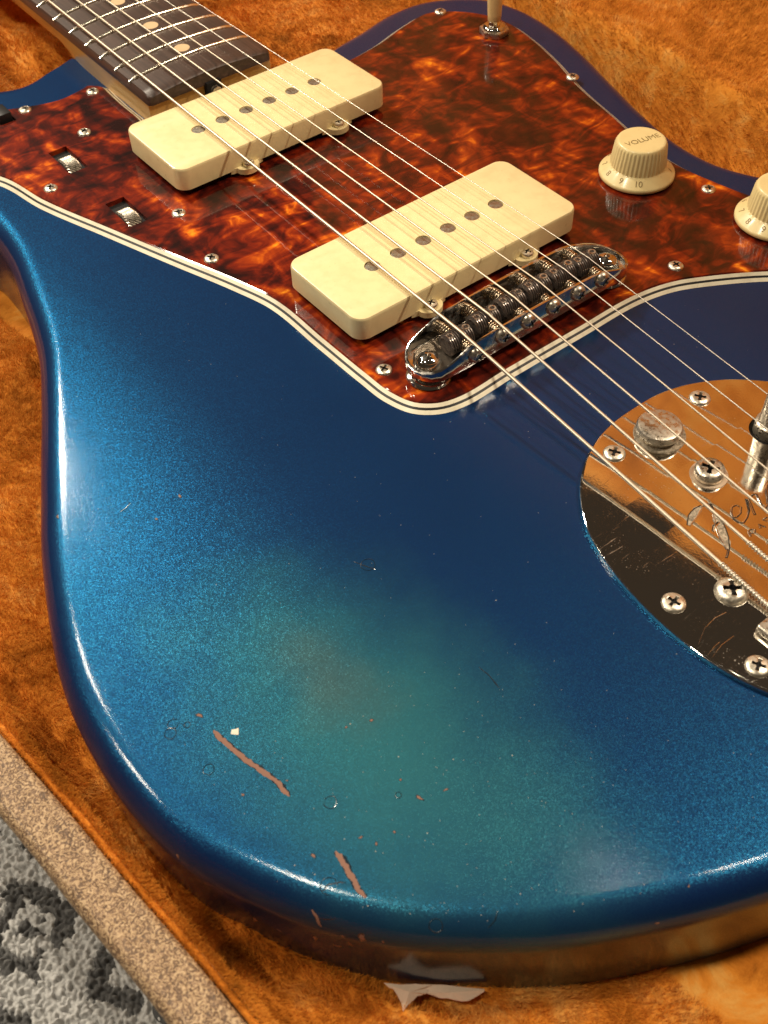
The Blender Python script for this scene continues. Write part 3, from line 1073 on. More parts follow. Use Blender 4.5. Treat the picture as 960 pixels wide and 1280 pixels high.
for pts in BODY_SCRATCH:
    body_ribbon(pts, .32, 'scratch', MT['ring'], .05, .5)

# lint and dust specks on the lacquer
def dust():
    mb = MB()
    for _ in range(520):
        x, y = random.uniform(-160, 60), random.uniform(-165, 120)
        if random.random() < .45:
            x, y = random.gauss(-125, 22), random.gauss(-110, 25)
        if not inside_mask(BODY_IN, np.array([x]), np.array([y]))[0]:
            continue
        s_, _ = surf(x, y, .0)
        r = random.uniform(.05, .13) * (1.6 if random.random() < .06 else 1)
        mb.lathe([(0, -r), (r, -r * .2), (0, r)], 5, (s_.x, s_.y, s_.z + gz))
    return tag(mb.build('dust_specks', MT['pale'], body), kind='stuff')
dust()

# ---- pickguard: white, black, white vinyl under the tortoiseshell sheet
G_PTS = [(-91.4, 179.6), (-86.6, 157.2), (-76.5, 126.6), (-67.1, 98.5), (-58.5, 73.5), (-54.6, 59.0), (-53.9, 34), (-53.3, 12.8), (-52.6, 2.3),
    (-49.4, -6.8), (-43.6, -12.0), (-36.3, -14.3), (-16.6, -14.2), (12.5, -14.3), (38, -14.6), (50.5, -17.3), (60.8, -22.3), (77.4, -32.9), (92, -46), (105, -58),
    (118, -61), (128, -50), (128, -34), (119, -18), (111.8, -4.0), (106.9, 16), (105.2, 30), (106.6, 47), (111.4, 68), (116.8, 91), (124.1, 112),
    (129.1, 131.6), (131, 148.4), (127.5, 162), (117.5, 174.5), (108.2, 179.6), (92.7, 177.3), (75.6, 172.2), (59.8, 169.4), (42, 168), (33, 167)]
G_SHARP = [(28.2, 169), (28.2, 173), (28.2, 177.8), (27.6, 178.2), (-27.4, 178.2), (-28.0, 178.8), (-28.0, 186), (-28.0, 198), (-27.6, 207)]
G_PTS2 = [(-27.6, 215.5), (-33.8, 221.4), (-37, 220.6), (-47.9, 219), (-59.9, 222.9), (-68.3, 226.9), (-84, 236), (-101, 246), (-117, 246), (-123, 232), (-116, 212), (-101, 195)]
full = spline(G_PTS + G_SHARP + G_PTS2, 2.2)
# straighten the neck slot
def clean(poly):
    out = []
    for (x, y) in poly:
        out.append((x, y))
    return out
gpoly = clean(full)
if area(gpoly) < 0:
    gpoly.reverse()
gn = vnormals(gpoly)
for _ in range(2):
    gn = [((gn[i - 1] + gn[i] * 2 + gn[(i + 1) % len(gn)]).normalized()) for i in range(len(gn))]

guard = empty('pickguard', guitar)
put(guard, (0, 0, gz))
def layer(name, mat, i0, z0, i1, z1, top=False, holes=()):
    a, b = inset(gpoly, gn, i0), inset(gpoly, gn, i1)
    n = len(a)
    mb = MB()
    vs = [(x, y, z0) for x, y in a] + [(x, y, z1) for x, y in b]
    fs = [(i, (i + 1) % n, n + (i + 1) % n, n + i) for i in range(n)]
    if top:
        loops = [[Vector((x, y, 0)) for x, y in b]] + [[Vector((x, y, 0)) for x, y in h] for h in holes]
        idx = list(range(n, 2 * n))
        for h in holes:
            k = len(vs)
            vs += [(x, y, z1) for x, y in h]
            idx += list(range(k, k + len(h)))
            kb = len(vs)
            vs += [(x, y, z0 - 1.6) for x, y in h]
            m = len(h)
            fs += [(k + i, k + (i + 1) % m, kb + (i + 1) % m, kb + i) for i in range(m)]
        for t in tessellate_polygon(loops):
            fs.append(tuple(idx[i] for i in t))
    mb.add(vs, fs)
    return mb.build(name, mat, guard, angle=20)
slots = [(-65.4, 175.3, 7.2, 17.6), (-65.0, 132.4, 7.2, 17.6), (-71, 222, 6.5, 17)]
holes = []
for (cx, cy_, w, l) in slots:
    holes.append([(cx - w / 2, cy_ - l / 2), (cx + w / 2, cy_ - l / 2), (cx + w / 2, cy_ + l / 2), (cx - w / 2, cy_ + l / 2)])
layer('lower_white_layer', MT['layer'], 0, .05, 1.08, .80)
layer('black_layer', MT['black'], 1.10, .80, 1.70, 1.24)
layer('upper_white_layer', MT['layer'], 1.72, 1.24, 2.72, 1.94)
layer('tortoiseshell_top', MT['tort'], 2.74, 1.94, 3.15, 2.3, True, holes)
for (cx, cy_, w, l) in slots:
    MB().box(cx - w / 2 - .3, cx + w / 2 + .3, cy_ - l / 2 - .3, cy_ + l / 2 + .3, .06, .5).build('slot_shade_sheet', MT['dark'], guard, smooth=False)  # black sheet put in for the shade down in the slot

def knurl_wheel():
    R0, n = 8.6, 84
    mb = MB()
    vs = []
    xs_ = np.linspace(-2.7, 2.7, 10)
    for j, x in enumerate(xs_):
        for i in range(n):
            r = R0 + (.22 if (i + j) % 2 else -.12) - (.5 if j in (0, 9) else 0)
            a = 2 * math.pi * i / n
            vs.append((x, r * math.cos(a), r * math.sin(a)))
    fs = [(j * n + i, j * n + (i + 1) % n, (j + 1) * n + (i + 1) % n, (j + 1) * n + i) for j in range(9) for i in range(n)]
    fs += [tuple(range(n)), tuple(reversed(range(9 * n, 10 * n)))]
    mb.add(vs, fs)
    return mb.build('roller_knob', MT['nickel'], guard, smooth=False)
rk = knurl_wheel()
put(rk, (-65.4, 174.8, -6.2))
rk2 = twin(rk); put(rk2, (-65.0, 131.5, -6.2))
sk = MB().box(-2.6, 2.6, -4, 4, 0, 4.6).build('slide_switch', MT['black'], guard, bevel=.4)
put(sk, (-71, 219, .6))

# ---- screws
def star(r, n=4, inner=.36, rot=0):
    out = []
    for i in range(n * 4):
        a = 2 * math.pi * i / (n * 4) + rot
        out.append(((r if i % 4 in (0, 1) else r * inner) * math.cos(a - R_(11)), (r if i % 4 in (0, 1) else r * inner) * math.sin(a - R_(11))))
    return out
def screw_mesh(r, h, parent, name='screw', mat='screwm', style='oval', rot=.3):
    """cross-head screw whose recess is really cut in: ring of the head, walls and floor of the cross"""
    mb = MB()
    if style == 'oval':
        prof = [(r, 0), (r * .98, h * .25), (r * .82, h * .62), (r * .55, h * .9)]
    else:
        prof = [(r * .93, 0), (r, h * .12), (r, h * .72), (r * .93, h * .9), (r * .6, h)]
    n = 32
    mb.lathe([(a, b) for a, b in prof], n)
    mb.f = mb.f[:-1]                          # open the crown
    k = (len(prof) - 1) * n
    st = []
    for i in range(n):
        a = 2 * math.pi * i / n
        q = (a - rot) % (math.pi / 2)
        q = min(q, math.pi / 2 - q)
        rr = r * (.60 if q < R_(20) else .24)
        st.append((rr * math.cos(a), rr * math.sin(a)))
    zt = prof[-1][1] + h * .03
    base = len(mb.v)
    mb.v += [(x, y, zt) for x, y in st]
    mb.v += [(x * .8, y * .8, zt - h * .75) for x, y in st]
    mb.f += [(k + i, k + (i + 1) % n, base + (i + 1) % n, base + i) for i in range(n)]
    mb.f += [(base + i, base + (i + 1) % n, base + n + (i + 1) % n, base + n + i) for i in range(n)]
    mb.f += [tuple(base + n + i for i in range(n))]
    o = mb.build(name, MT[mat], parent, angle=50)
    o.data.materials.append(MT['dark'])
    for p in o.data.polygons:
        c = p.center * 1000
        if c.z < zt - h * .2 and math.hypot(c.x, c.y) < r * .5 and abs(p.normal.z) < .9 or (c.z < zt - h * .5 and math.hypot(c.x, c.y) < r * .2):
            p.material_index = 1
    return o
gs = screw_mesh(2.55, .95, guard)
gsp = [(-61.9, 217.9), (-34.9, 212.9), (-51.8, 188.2), (-79.0, 162.6), (-51.4, 119.8), (-56.5, 90.5), (-45.7, 11.1), (58.2, -10.3), (117.1, 97.7), (99.3, 11.9), (112.8, 174.0)]
for i, (x, y) in enumerate(gsp):
    o = gs if i == 0 else twin(gs)
    put(o, (x, y, 2.28), random.uniform(0, 1.5))

# ---- pickups
def rrect(L, W, r, n=8):
    out = []
    for cx, cy_, a0 in ((L / 2 - r, W / 2 - r, 0), (-L / 2 + r, W / 2 - r, 90), (-L / 2 + r, -W / 2 + r, 180), (L / 2 - r, -W / 2 + r, 270)):
        for i in range(n + 1):
            a = R_(a0 + 90 * i / n)
            out.append((cx + r * math.cos(a), cy_ + r * math.sin(a)))
    return out

def pickup(yc, top, wob):
    t = empty('pickup', guitar)
    put(t, (0, yc, gz))
    L, W = 91.9, 38.4
    mb = MB()
    rings = [(0, 4.9, 4.6), (0, top - .95, 4.6), (.10, top - .55, 4.6), (.32, top - .16, 4.6), (.75, top, 4.5)]
    n = None
    vs, fs = [], []
    for ins, z, r in rings:
        p = rrect(L - 2 * ins, W - 2 * ins, 4.5 - ins * .8)
        n = len(p)
        vs += [(x, y, z) for x, y in p]
    for j in range(len(rings) - 1):
        for i in range(n):
            a, b = j * n + i, j * n + (i + 1) % n
            fs.append((a, b, b + n, a + n))
    # top with six real holes
    sp = 10.33
    loops = [[Vector((*p, 0)) for p in rrect(L - 1.5, W - 1.5, 4.5 - .6)]]
    idx = list(range((len(rings) - 1) * n, len(rings) * n))
    for i in range(6):
        cx = (i - 2.5) * sp
        k = len(vs)
        h = [(cx + 2.62 * math.cos(2 * math.pi * q / 20), 2.62 * math.sin(2 * math.pi * q / 20)) for q in range(20)]
        vs += [(x, y, top) for x, y in h]
        vs += [(x, y, top - 1.6) for x, y in h]
        idx += list(range(k, k + 20))
        loops.append([Vector((*p, 0)) for p in h])
        fs += [(k + q, k + (q + 1) % 20, k + 20 + (q + 1) % 20, k + 20 + q) for q in range(20)]
    for f in tessellate_polygon(loops):
        fs.append(tuple(idx[i] for i in f))
    # ears
    for sx in (-18.5, 22.0):
        for sy in (-1, 1):
            k = len(vs)
            ep = [(sx - 6.8, 0)] + [(sx + 4.4 * math.cos(R_(180 + 180 * i / 12)), -.6 + 3.6 * math.sin(R_(180 + 180 * i / 12))) for i in range(13)] + [(sx + 6.8, 0)]
            ep = [(x, sy * (W / 2 - .3) + (y if sy < 0 else -y)) for x, y in ep]
            m = len(ep)
            vs += [(x, y, 3.6) for x, y in ep] + [(x, y, 5.6) for x, y in ep]
            fs += [tuple(range(k, k + m)), tuple(range(k + m, k + 2 * m))] + [(k + i, k + (i + 1) % m, k + m + (i + 1) % m, k + m + i) for i in range(m)]
    mb.add(vs, fs)
    c = mb.build('cover', MT['cream'], t, angle=35)
    pl = MB().lathe([(2.45, -2), (2.45, -.35), (2.2, -.1), (0, -.05)], 20).build('pole_piece', MT['pole'], t)
    put(pl, (-2.5 * sp, 0, top - .08))
    for i in range(1, 6):
        put(twin(pl), ((i - 2.5) * sp, 0, top - .08 - .08 * (i % 3)))
    s0 = screw_mesh(2.1, 1.7, t, 'mounting_screw', style='pan')
    first = True
    for sx in (-18.5, 22.0):
        for sy in (-1, 1):
            o = s0 if first else twin(s0)
            first = False
            put(o, (sx, sy * (W / 2 + .9), 5.5), random.uniform(0, 1))
    MB().box(-L / 2 + 4, L / 2 - 4, -W / 2 + 3.5, W / 2 - 3.5, 2.31, 6).build('foam_pad', MT['foam'], t, smooth=False)
    return t
pickup(144.9, 13.2, 0)
pickup(42.0, 12.8, 1)

# ---- bridge
bridge = empty('bridge', guitar)
put(bridge, (0, 0, gz))
def bridge_channel():
    mb = MB()
    y0, y1, xe = -6.9, 9.6, 43.2
    def plan(off, n=9):
        out = []
        hw = (y1 - y0) / 2 - off
        cyc = (y0 + y1) / 2
        xs_ = list(np.linspace(-xe + 9, xe - 9, 22))
        for x in xs_:
            out.append((x, cyc - hw))
        for i in range(1, n):
            a = R_(-90 + 180 * i / n)
            sx = 9 - off
            out.append((xe - 9 + sx * max(0, math.cos(a)) ** .8, cyc + hw * math.sin(a)))
        for x in reversed(xs_):
            out.append((x, cyc + hw))
        for i in range(1, n):
            a = R_(90 + 180 * i / n)
            out.append((-xe + 9 - (9 - off) * max(0, -math.cos(a)) ** .8, cyc + hw * math.sin(a)))
        return out
    def ztop(x, y):
        a = abs(x)
        z = 14.4 - .0012 * a * a - 2.4 * max(0, a - 26) / 8 * (1 if a < 34 else 1)
        if a > 34:
            z = 14.4 - .0012 * a * a - 2.4 - 1.7 * (a - 34) / 9
        return max(z + (0.9 if y > 1 else 0) * (1 if a < 34 else max(0, 1 - (a - 34) / 9)), 7.6)
    o, i_ = plan(0), plan(.95)
    n = len(o)
    vs = [(x, y, 5.6) for x, y in o] + [(x, y, ztop(x, y)) for x, y in o] + [(x, y, ztop(x, y)) for x, y in i_] + [(x, y, 6.9) for x, y in i_]
    fs = [(j * n + i, j * n + (i + 1) % n, (j + 1) * n + (i + 1) % n, (j + 1) * n + i) for j in range(3) for i in range(n)]
    # channel floor
    fs.append(tuple(range(3 * n, 4 * n)))
    fs.append(tuple(reversed(range(n))))
    mb.add(vs, fs)
    return mb.build('channel', MT['chrome'], bridge, angle=30, bevel=.22, seg=2)
bridge_channel()
fp = [(x * .985, y) for x, y in [(-41, -1), (-38, -4.4), (-34, -5.5), (34, -5.5), (38, -4.4), (41, -1), (41.5, 1.4), (41, 4), (38, 7.2), (34, 8.2), (-34, 8.2), (-38, 7.2), (-41, 4), (-41.5, 1.4)]]
MB().prism(fp, 6.86, 7.0).build('channel_floor', MT['oxide'], bridge, smooth=False)
for i, sx in enumerate((-37, 36.6)):
    if i == 0:
        th = MB().lathe([(6.6, 0), (6.9, .5), (6.6, 1.2), (5.2, 1.9), (3.6, 2.1), (3.4, 2.2), (2.9, 2.2), (2.9, 7.0)], 32).build('thimble', MT['chrome'], bridge)
        post = MB().lathe([(4.0, 0), (4.0, .4), (3.8, 1.2), (3.3, 2.0), (2.6, 2.6), (1.7, 3.0), (.9, 3.15), (.8, 2.2), (0, 2.1)], 24).build('post_head', MT['chrome'], bridge)
        put(th, (sx, .6, 2.31)); put(post, (sx, .9, 7.1))
    else:
        put(twin(th), (sx, .6, 2.31)); put(twin(post), (sx, .9, 7.1))

ZS = [13.9, 15.4, 16.2, 16.6, 16.4, 15.7]    # string height at the saddles
XS = [(-2.5 + i) * 10.33 for i in range(6)]
RS = [.64, .52, .40, .30, .22, .17]
def saddle(i):
    mb = MB()
    # threaded barrel, axis along x
    prof = [(0, -4.75), (2.5, -4.75), (2.9, -4.5)]
    x = -4.3
    while x < 4.2:
        prof += [(3.5, x), (3.5, x + .20), (2.75, x + .42), (2.75, x + .56)]
        x += .80
    prof += [(2.9, 4.4), (2.5, 4.7), (0, 4.7)]
    mb.lathe(prof, 28, axis='X')
    o = mb.build('saddle', MT['saddle'], bridge, angle=28)
    put(o, (XS[i], .9, ZS[i] - RS[i] - 3.25), rot=(random.uniform(-.1, .1), 0, 0))
    return o
def setscrew(i, sx):
    mb = MB().lathe([(1.35, -5.2), (1.35, .0), (1.18, .28), (.72, .28), (.66, -.1), (.62, -1.4), (0, -1.4)], 18)
    o = mb.build('height_screw', MT['nickel'], bridge)
    o.data.materials.append(MT['dark'])
    for p in o.data.polygons:
        if (p.center.xy.length * 1000) < .64:
            p.material_index = 1
    return o
def spring_mesh():
    pts = []
    turns, L = 6.5, 6.0
    for k in range(int(turns * 12) + 1):
        a = 2 * math.pi * k / 12
        pts.append((1.75 * math.cos(a), -L * k / (turns * 12), 1.75 * math.sin(a)))
    return MB().tube(pts, .30, 6).build('spring', MT['spring'], bridge, angle=80)
sp0 = None
for i in range(6):
    if i == 0:
        s0 = saddle(0)
        h0 = setscrew(0, 0)
        sp0 = spring_mesh()
        rod = MB().tube([(0, 2.0, 0), (0, -8.2, 0)], [.95, .95], 12).build('intonation_rod', MT['nickel'], bridge)
        hd = screw_mesh(2.7, 2.0, bridge, 'intonation_screw', 'nickel', 'oval')
    else:
        s0 = saddle(i)
    zc = ZS[i] - RS[i] - 3.25
    for sx in (-3.1, 3.1):
        o = h0 if (i == 0 and sx < 0) else twin(h0)
        put(o, (XS[i] + sx, .9, zc + 3.0 + random.uniform(-.15, .3)))
    zi = min(zc - .3, 11.3)
    a, b, c = (sp0, rod, hd) if i == 0 else (twin(sp0), twin(rod), twin(hd))
    put(a, (XS[i] + .3, -1.6, zi)); put(b, (XS[i] + .3, 0, zi))
    put(c, (XS[i] + .3, -6.95, zi - .2), rot=(R_(90), random.uniform(0, 1.5), 0))
fr = spring_mesh()
for i in range(6):
    o = fr if i == 0 else twin(fr)
    put(o, (XS[i] + .5, 8.6, ZS[i] - RS[i] - 4.2))

# ---- vibrato plate
trem = empty('vibrato_tailpiece', guitar)
put(trem, (0, -80, gz))
TP = [(-31.2, -57.2), (-19.5, -50.2), (-9, -47.3), (1, -46.8), (11, -47.4), (21, -50.4), (32.5, -57.4), (42, -68), (46.6, -79), (48.9, -92), (49.6, -105), (49, -117),
      (46.5, -128), (42, -140), (33, -153), (18, -163), (0, -166), (-18, -163), (-33, -153), (-41, -139), (-45.6, -128.5), (-48.2, -118), (-48.9, -107), (-48.4, -96), (-46.2, -83), (-41.5, -70)]
tp = spline(TP, 1.6)
if area(tp) < 0:
    tp.reverse()
tn = vnormals(tp)
ARM = (23.4, -77.6)
def plate():
    mb = MB()
    n = len(tp)
    rings = [(0, .05), (0, 1.25), (.12, 1.5), (.42, 1.66), (.8, 1.7)]
    vs, fs = [], []
    for ins, z in rings:
        vs += [(x, y + 80, z) for x, y in inset(tp, tn, ins)]
    for j in range(len(rings) - 1):
        for i in range(n):
            a, b = j * n + i, j * n + (i + 1) % n
            fs.append((a, b, b + n, a + n))
    hole = [(ARM[0] + 6.0 * math.cos(2 * math.pi * q / 28), ARM[1] + 80 + 6.0 * math.sin(2 * math.pi * q / 28)) for q in range(28)]
    k = len(vs)
    vs += [(x, y, 1.7) for x, y in hole] + [(x, y, .1) for x, y in hole]
    fs += [(k + q, k + (q + 1) % 28, k + 28 + (q + 1) % 28, k + 28 + q) for q in range(28)]
    idx = list(range((len(rings) - 1) * n, len(rings) * n)) + list(range(k, k + 28))
    loops = [[Vector((x, y + 80, 0)) for x, y in inset(tp, tn, .8)], [Vector((*p, 0)) for p in hole]]
    for f in tessellate_polygon(loops):
        fs.append(tuple(idx[i] for i in f))
    mb.add(vs, fs)
    return mb.build('plate', MT['plate'], trem, angle=24)
plate()
MB().lathe([(6.4, .06), (6.4, .3), (0, .3)], 28, (ARM[0], ARM[1] + 80, 0)).build('arm_hole_shade', MT['dark'], trem)  # black disc put in for the shade at the bottom of the hole
ts = screw_mesh(3.15, 1.0, trem, 'plate_screw')
for i, (x, y) in enumerate([(-16.9, -56.1), (18, -56.3), (-42.3, -101.2), (-40.6, -126.3), (42.6, -101.2), (40.8, -126.3)]):
    o = ts if i == 0 else twin(ts)
    put(o, (x, y + 80, 1.68), random.uniform(0, 1.5))
MB().lathe([(5.6, 1.65), (5.6, 3.3), (6.3, 3.5), (6.5, 3.9), (6.5, 5.0), (6.1, 5.7), (5.0, 6.05), (0, 6.1)], 40, (-2.2, 21.3, 0)).build('lock_button', MT['nickel'], trem)
MB().lathe([(7.4, 1.72), (7.3, 2.0), (5.5, 2.02)], 40, (-1.8, 21.0, 0)).build('button_slide', MT['groove'], trem)
put(screw_mesh(4.15, 3.1, trem, 'tension_screw', 'nickel', 'pan', .5), (-3.0, 2.0, 1.9))
MB().lathe([(5.3, 1.71), (5.2, 1.95), (3.4, 2.0)], 32, (-2.8, 2.0, 0)).build('washer', MT['scratch'], trem)
put(screw_mesh(4.3, 2.0, trem, 'anchor_screw', 'screwm', 'oval', .9), (-28.6, -27.9, 1.75))
# arm socket and the stub of the arm
MB().lathe([(4.6, .4), (4.6, 4.2), (4.2, 4.6), (3.9, 4.7), (3.85, 5.4), (3.7, 9), (3.7, 24), (3.3, 24.6), (0, 24.6)], 32, (ARM[0] + .6, ARM[1] + 80.6, 0)).build('arm_socket', MT['nickel'], trem)
# string anchor bar with the ball ends
ab = MB()
ab.box(-33.5, 33.5, -44.8, -39.2, 1.72, 4.4)
ab.build('anchor_bar', MT['nickel'], trem, bevel=.8, seg=3)
bl = MB().lathe([(0, -2.1), (1.6, -1.8), (2.25, -1.4), (2.25, 1.4), (1.6, 1.8), (0, 2.1)], 18, axis='X').build('string_ball', MT['chrome'], trem)
ZA = [2.9, 3.2, 4.7, 5.6, 6.5, 6.7]
for i in range(6):
    put(bl if i == 0 else twin(bl), (XS[i], -41.6, max(4.4, ZA[i]) + .8))
# engraved writing
for pts, w in ENGRAVE:
    pts2 = [(x, y + 80) for x, y in pts]
    if w > 1.2:
        ribbon(pts2, w, 'engraving', MT['groove'], trem, 1.76, 0, .06, .5, False)
        L, Rr = ribbon_poly(pts2, w, .0, 1.0)
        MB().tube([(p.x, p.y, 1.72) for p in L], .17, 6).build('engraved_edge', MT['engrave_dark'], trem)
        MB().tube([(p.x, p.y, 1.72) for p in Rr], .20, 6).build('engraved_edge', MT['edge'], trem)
    else:
        k = .22 if w > .55 else .17
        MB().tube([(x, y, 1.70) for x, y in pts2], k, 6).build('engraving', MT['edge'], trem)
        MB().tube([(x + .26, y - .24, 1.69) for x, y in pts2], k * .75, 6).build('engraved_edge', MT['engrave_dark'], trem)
for pts in SCRATCHES:
    MB().tube([(x, y + 80, 1.69) for x, y in pts], .07, 5).build('scratch', MT['edge'], trem)

# ---- knobs
def text_mesh(txt, size, mat, parent, name, loc, rz, tilt=0.0, depth=.06):
    c = bpy.data.curves.new(name, 'FONT')
    c.body = txt
    c.size = size * S
    c.extrude = depth * S
    c.align_x = 'CENTER'
    c.align_y = 'CENTER'
    tmp = bpy.data.objects.new('tmp', c)
    me = bpy.data.meshes.new_from_object(tmp)
    bpy.data.objects.remove(tmp)
    me.materials.clear()
    me.materials.append(MT[mat])
    me.name = name
    o = bpy.data.objects.new(name, me)
    COL.objects.link(o)
    o.parent = parent
    o.matrix_local = Matrix.Translation(Vector(loc) * S) @ Matrix.Rotation(rz, 4, 'Z') @ Matrix.Rotation(tilt, 4, 'X')
    return o

def knob(x, y, word, rot):
    t = empty('control_knob', guitar)
    put(t, (x, y, gz + 2.3))
    mb = MB()
    n = 200
    fl = lambda a, r, z: 1 + (.030 if (int(round(a / (2 * math.pi) * n)) % 5) in (0, 1) else (-.012 if (int(round(a / (2 * math.pi) * n)) % 5) == 3 else .012)) if 5.2 < z < 13.0 else 1
    prof = [(13.0, .6), (13.35, .9), (13.35, 1.9), (13.0, 2.25), (10.4, 4.5), (9.8, 5.0), (9.6, 5.4), (8.85, 12.6), (8.75, 13.1), (8.55, 13.6), (8.1, 13.95), (7.5, 14.0), (0, 13.9)]
    mb.lathe(prof, n, rmod=fl)
    mb.build('knob_body', MT['knob'], t, angle=50)
    for k in range(1, 11):
        a = R_(-135 - (10 - k) * 31 + rot)
        r = 11.55
        sl = math.atan2(2.25, 2.6)
        text_mesh(str(k), 3.1, 'ink', t, 'digit', (r * math.cos(a), r * math.sin(a), 3.57), a + math.pi / 2 + math.pi, sl, .05) if False else text_mesh(str(k), 3.0, 'ink', t, 'digit', (r * math.cos(a), r * math.sin(a), 3.53), a + math.pi / 2, -sl if False else sl, .05)
    text_mesh(word, 3.5, 'ink', t, 'knob_word', (0, -.4, 13.97), R_(-13 + rot), 0, .05)
    return t
knob(86.5, 34.3, 'VOLUME', 0)
knob(101.8, -14.6, 'TONE', 4)

# ---- pickup selector
sw = empty('selector_switch', guitar)
put(sw, (117.4, 144.6, gz + 2.3))
mb = MB()
hexp = [(6.3 * math.cos(R_(60 * i + 8)), 6.3 * math.sin(R_(60 * i + 8))) for i in range(6)]
mb.prism(hexp, .1, 2.6)
mb.build('hex_nut', MT['nickel'], sw, bevel=.35)
MB().lathe([(4.9, 2.55), (4.8, 3.2), (4.3, 3.7), (3.4, 4.0), (2.4, 4.05), (2.3, 4.6), (1.9, 6.2)], 32).build('bushing', MT['chrome'], sw)
tip = MB().lathe([(0, 0), (2.3, 0), (2.75, .5), (2.9, 3), (3.1, 9), (3.0, 14), (2.3, 17), (1.0, 18.4), (0, 18.6)], 32).build('switch_tip', MT['tip'], sw)
put(tip, (.3, .5, 4.9), rot=(R_(-6), R_(3), 0))

# ---- neck
neck = empty('neck', guitar)
put(neck, (0, 300, gz))
def fy(n):
    return 648 * 2 ** (-n / 12)
def hw(y):                                    # half width of the board
    return 27.9 - (y - 178) * .0145
def board_z(x):
    return 12.3 + (184 - (184 - math.sqrt(184 ** 2 - x * x)) - 184) + 2.1
Y0, Y1 = 177.6, 640
def fretboard():
    mb = MB()
    ysl = [Y0 + .0, Y0 + 1.2] + list(np.arange(Y0 + 6, Y1, 8.0))
    nx_ = 15
    vs, fs = [], []
    for y in ysl:
        w = hw(y) - (1.1 if y == ysl[0] else 0)
        row = [(-w, 8.4)] + [(-w + .0, board_z(w) - 1.2)] + [((-1 + 2 * i / nx_) * (w - .8), board_z((-1 + 2 * i / nx_) * (w - .8)) - (.9 if y == ysl[0] else 0)) for i in range(nx_ + 1)] + [(w, board_z(w) - 1.2), (w, 8.4)]
        vs += [(x, y - 300, z) for x, z in row]
    k = len(row)
    for j in range(len(ysl) - 1):
        for i in range(k - 1):
            fs.append((j * k + i, j * k + i + 1, (j + 1) * k + i + 1, (j + 1) * k + i))
    fs.append(tuple(range(k)))
    mb.add(vs, fs)
    return mb.build('fretboard', MT['rosewood'], neck, angle=50)
fb = fretboard()
def neck_wood():
    mb = MB()
    ysl = [Y0 + 1.2, Y0 + 1.8] + list(np.arange(184, Y1, 7.0))
    vs, fs = [], []
    for y in ysl:
        w = hw(y) - .1
        e = float(sstep(225, 262, np.array(y)))
        row = []
        for i in range(17):
            a = math.pi * (i / 16)
            sx = -math.cos(a)
            # square heel turning into a rounded back
            zr = 8.4 - 15 * math.sin(a) ** .8
            q = max(-1, min(1, sx * 1.6)) if e < 1 else sx
            xh = w * max(-1, min(1, sx * 2.2))
            zh = 8.4 - 22 * min(1, math.sin(a) * 2.2)
            row.append((xh * (1 - e) + w * sx * e, zh * (1 - e) + zr * e))
        vs += [(x, y - 300, z) for x, z in row]
    k = 17
    for j in range(len(ysl) - 1):
        for i in range(k - 1):
            fs.append((j * k + i, j * k + i + 1, (j + 1) * k + i + 1, (j + 1) * k + i))
    fs.append(tuple(range(k)))
    mb.add(vs, fs)
    return mb.build('neck_wood', MT['maple'], neck, angle=50)
neck_wood()
for n in range(21, 9, -1):
    y = fy(n) - 300
    w = hw(y + 300) - .15
    pts = []
    for i in range(17):
        x = (-1 + 2 * i / 16) * w
        pts.append((x, y, board_z(x) + .25 - (.7 if i in (0, 16) else 0)))
    mbf = MB().tube([(x, y, z - .15) for x, y, z in pts], .85, 8)
    # half-round wire: flatten
    mbf.v = [(x, yy, z) for x, yy, z in mbf.v]
    mbf.build('fret', MT['fret'], neck, angle=80)
for n in (21, 19, 17, 15):
    MB().lathe([(3.1, -.4), (3.1, .06), (0, .07)], 24, (0, (fy(n) + fy(n - 1)) / 2 - 300, board_z(0))).build('inlay_dot', MT['dot'], neck)
MB().box(-3.2, 3.2, Y0 - 301.6, Y0 - 298.6, 3.0, 9.5).build('truss_slot_shade', MT['dark'], neck, smooth=False)  # black block put in for the shade of the truss rod notch
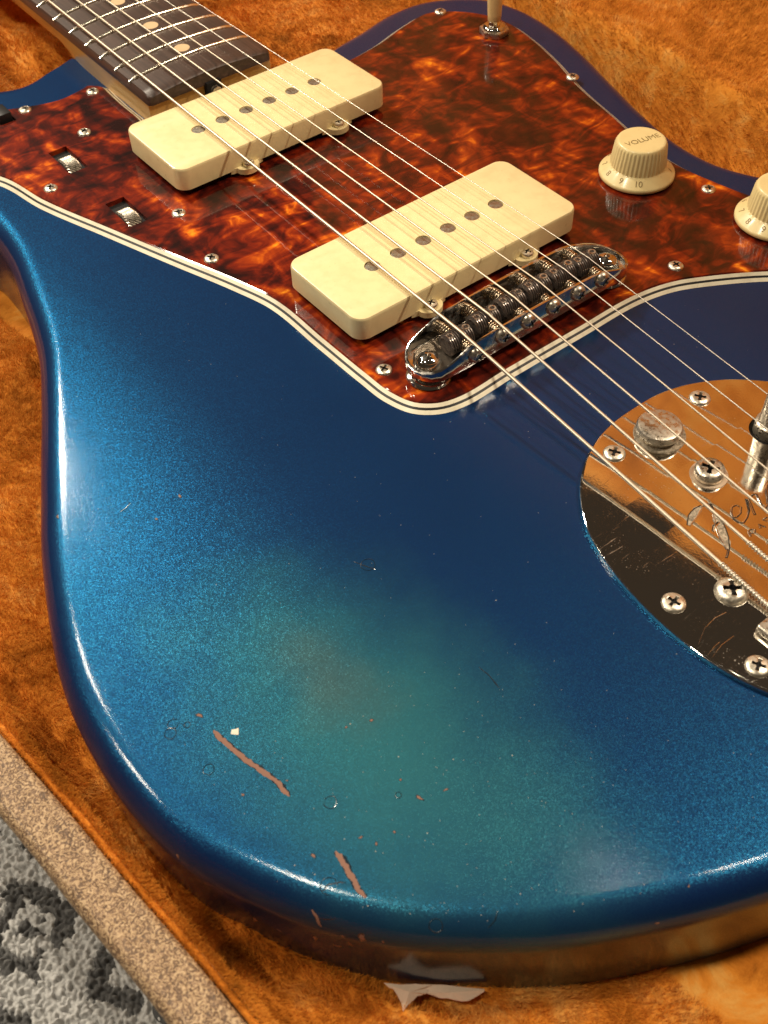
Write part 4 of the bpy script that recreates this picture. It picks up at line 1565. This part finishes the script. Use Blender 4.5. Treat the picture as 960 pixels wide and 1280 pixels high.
MB().lathe([(1.6, 0), (2.0, .3), (2.0, 2.2), (1.6, 2.5), (0, 2.5)], 20, (0, 0, 0), axis='Y').build('truss_rod_nut', MT['nickel'], neck).location = Vector((0, Y0 - 303.5, 6.0)) * S

# ---- strings
ZT = [15.1, 15.7, 16.3, 16.6, 16.7, 16.4]    # height at y = 250
for i in range(6):
    x0 = XS[i]
    xn = XS[i] * (35.2 / 51.65)
    r = RS[i] * .88
    pts = []
    ys_ = [-121.5, -118, -110, -60, -8, -3.2, -1.2, 0.2, 1.6, 4, 60, 120, 250, 400, 640]
    zsad = ZS[i]
    for y in ys_:
        if y <= -118:
            z = max(4.6, ZA[i] + .5) + .3 if y < -118 else max(3.0, ZA[i])
        if y > -118 and y < -1:
            t = (y + 118) / 118
            z = ZA[i] + (zsad - ZA[i]) * t
        if y == -118:
            z = ZA[i] + .25
        if y >= -1.2:
            z = zsad + (ZT[i] - zsad) * (y / 250 if y > 0 else 0)
        x = x0 if y < 0 else x0 + (xn - x0) * y / 648
        pts.append((x, y, z))
    gb(MB().tube(pts, r, 12), 'string', MT['wound'] if i < 4 else MT['string'], angle=80)
    if i < 4:
        # silk-free double wrap near the ball end
        wp = []
        y = -121.0
        k = 0
        while y < -101:
            a = k * .9
            t = (y + 118) / 118
            z = ZA[i] + (zsad - ZA[i]) * max(t, 0)
            wp.append((x0 + (r + .12) * math.cos(a), y, z + (r + .12) * math.sin(a)))
            y += .13
            k += 1
        gb(MB().tube(wp, .22, 6), 'string_wrap', MT['string'], angle=80)

# ---- pile and scraps that need the body outline
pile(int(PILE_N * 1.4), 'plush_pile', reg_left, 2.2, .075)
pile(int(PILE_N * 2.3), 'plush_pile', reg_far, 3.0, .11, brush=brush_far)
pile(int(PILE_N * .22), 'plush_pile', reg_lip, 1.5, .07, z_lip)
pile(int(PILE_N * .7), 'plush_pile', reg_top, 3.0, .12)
scrap('paper_scrap', SCRAP_A, 'torn pale paper scrap with a pointed tip under the blue body, the left one', SCRAP_Z)
scrap('paper_scrap', SCRAP_B, 'longer torn pale paper scrap, the right one under the blue body edge', SCRAP_Z)
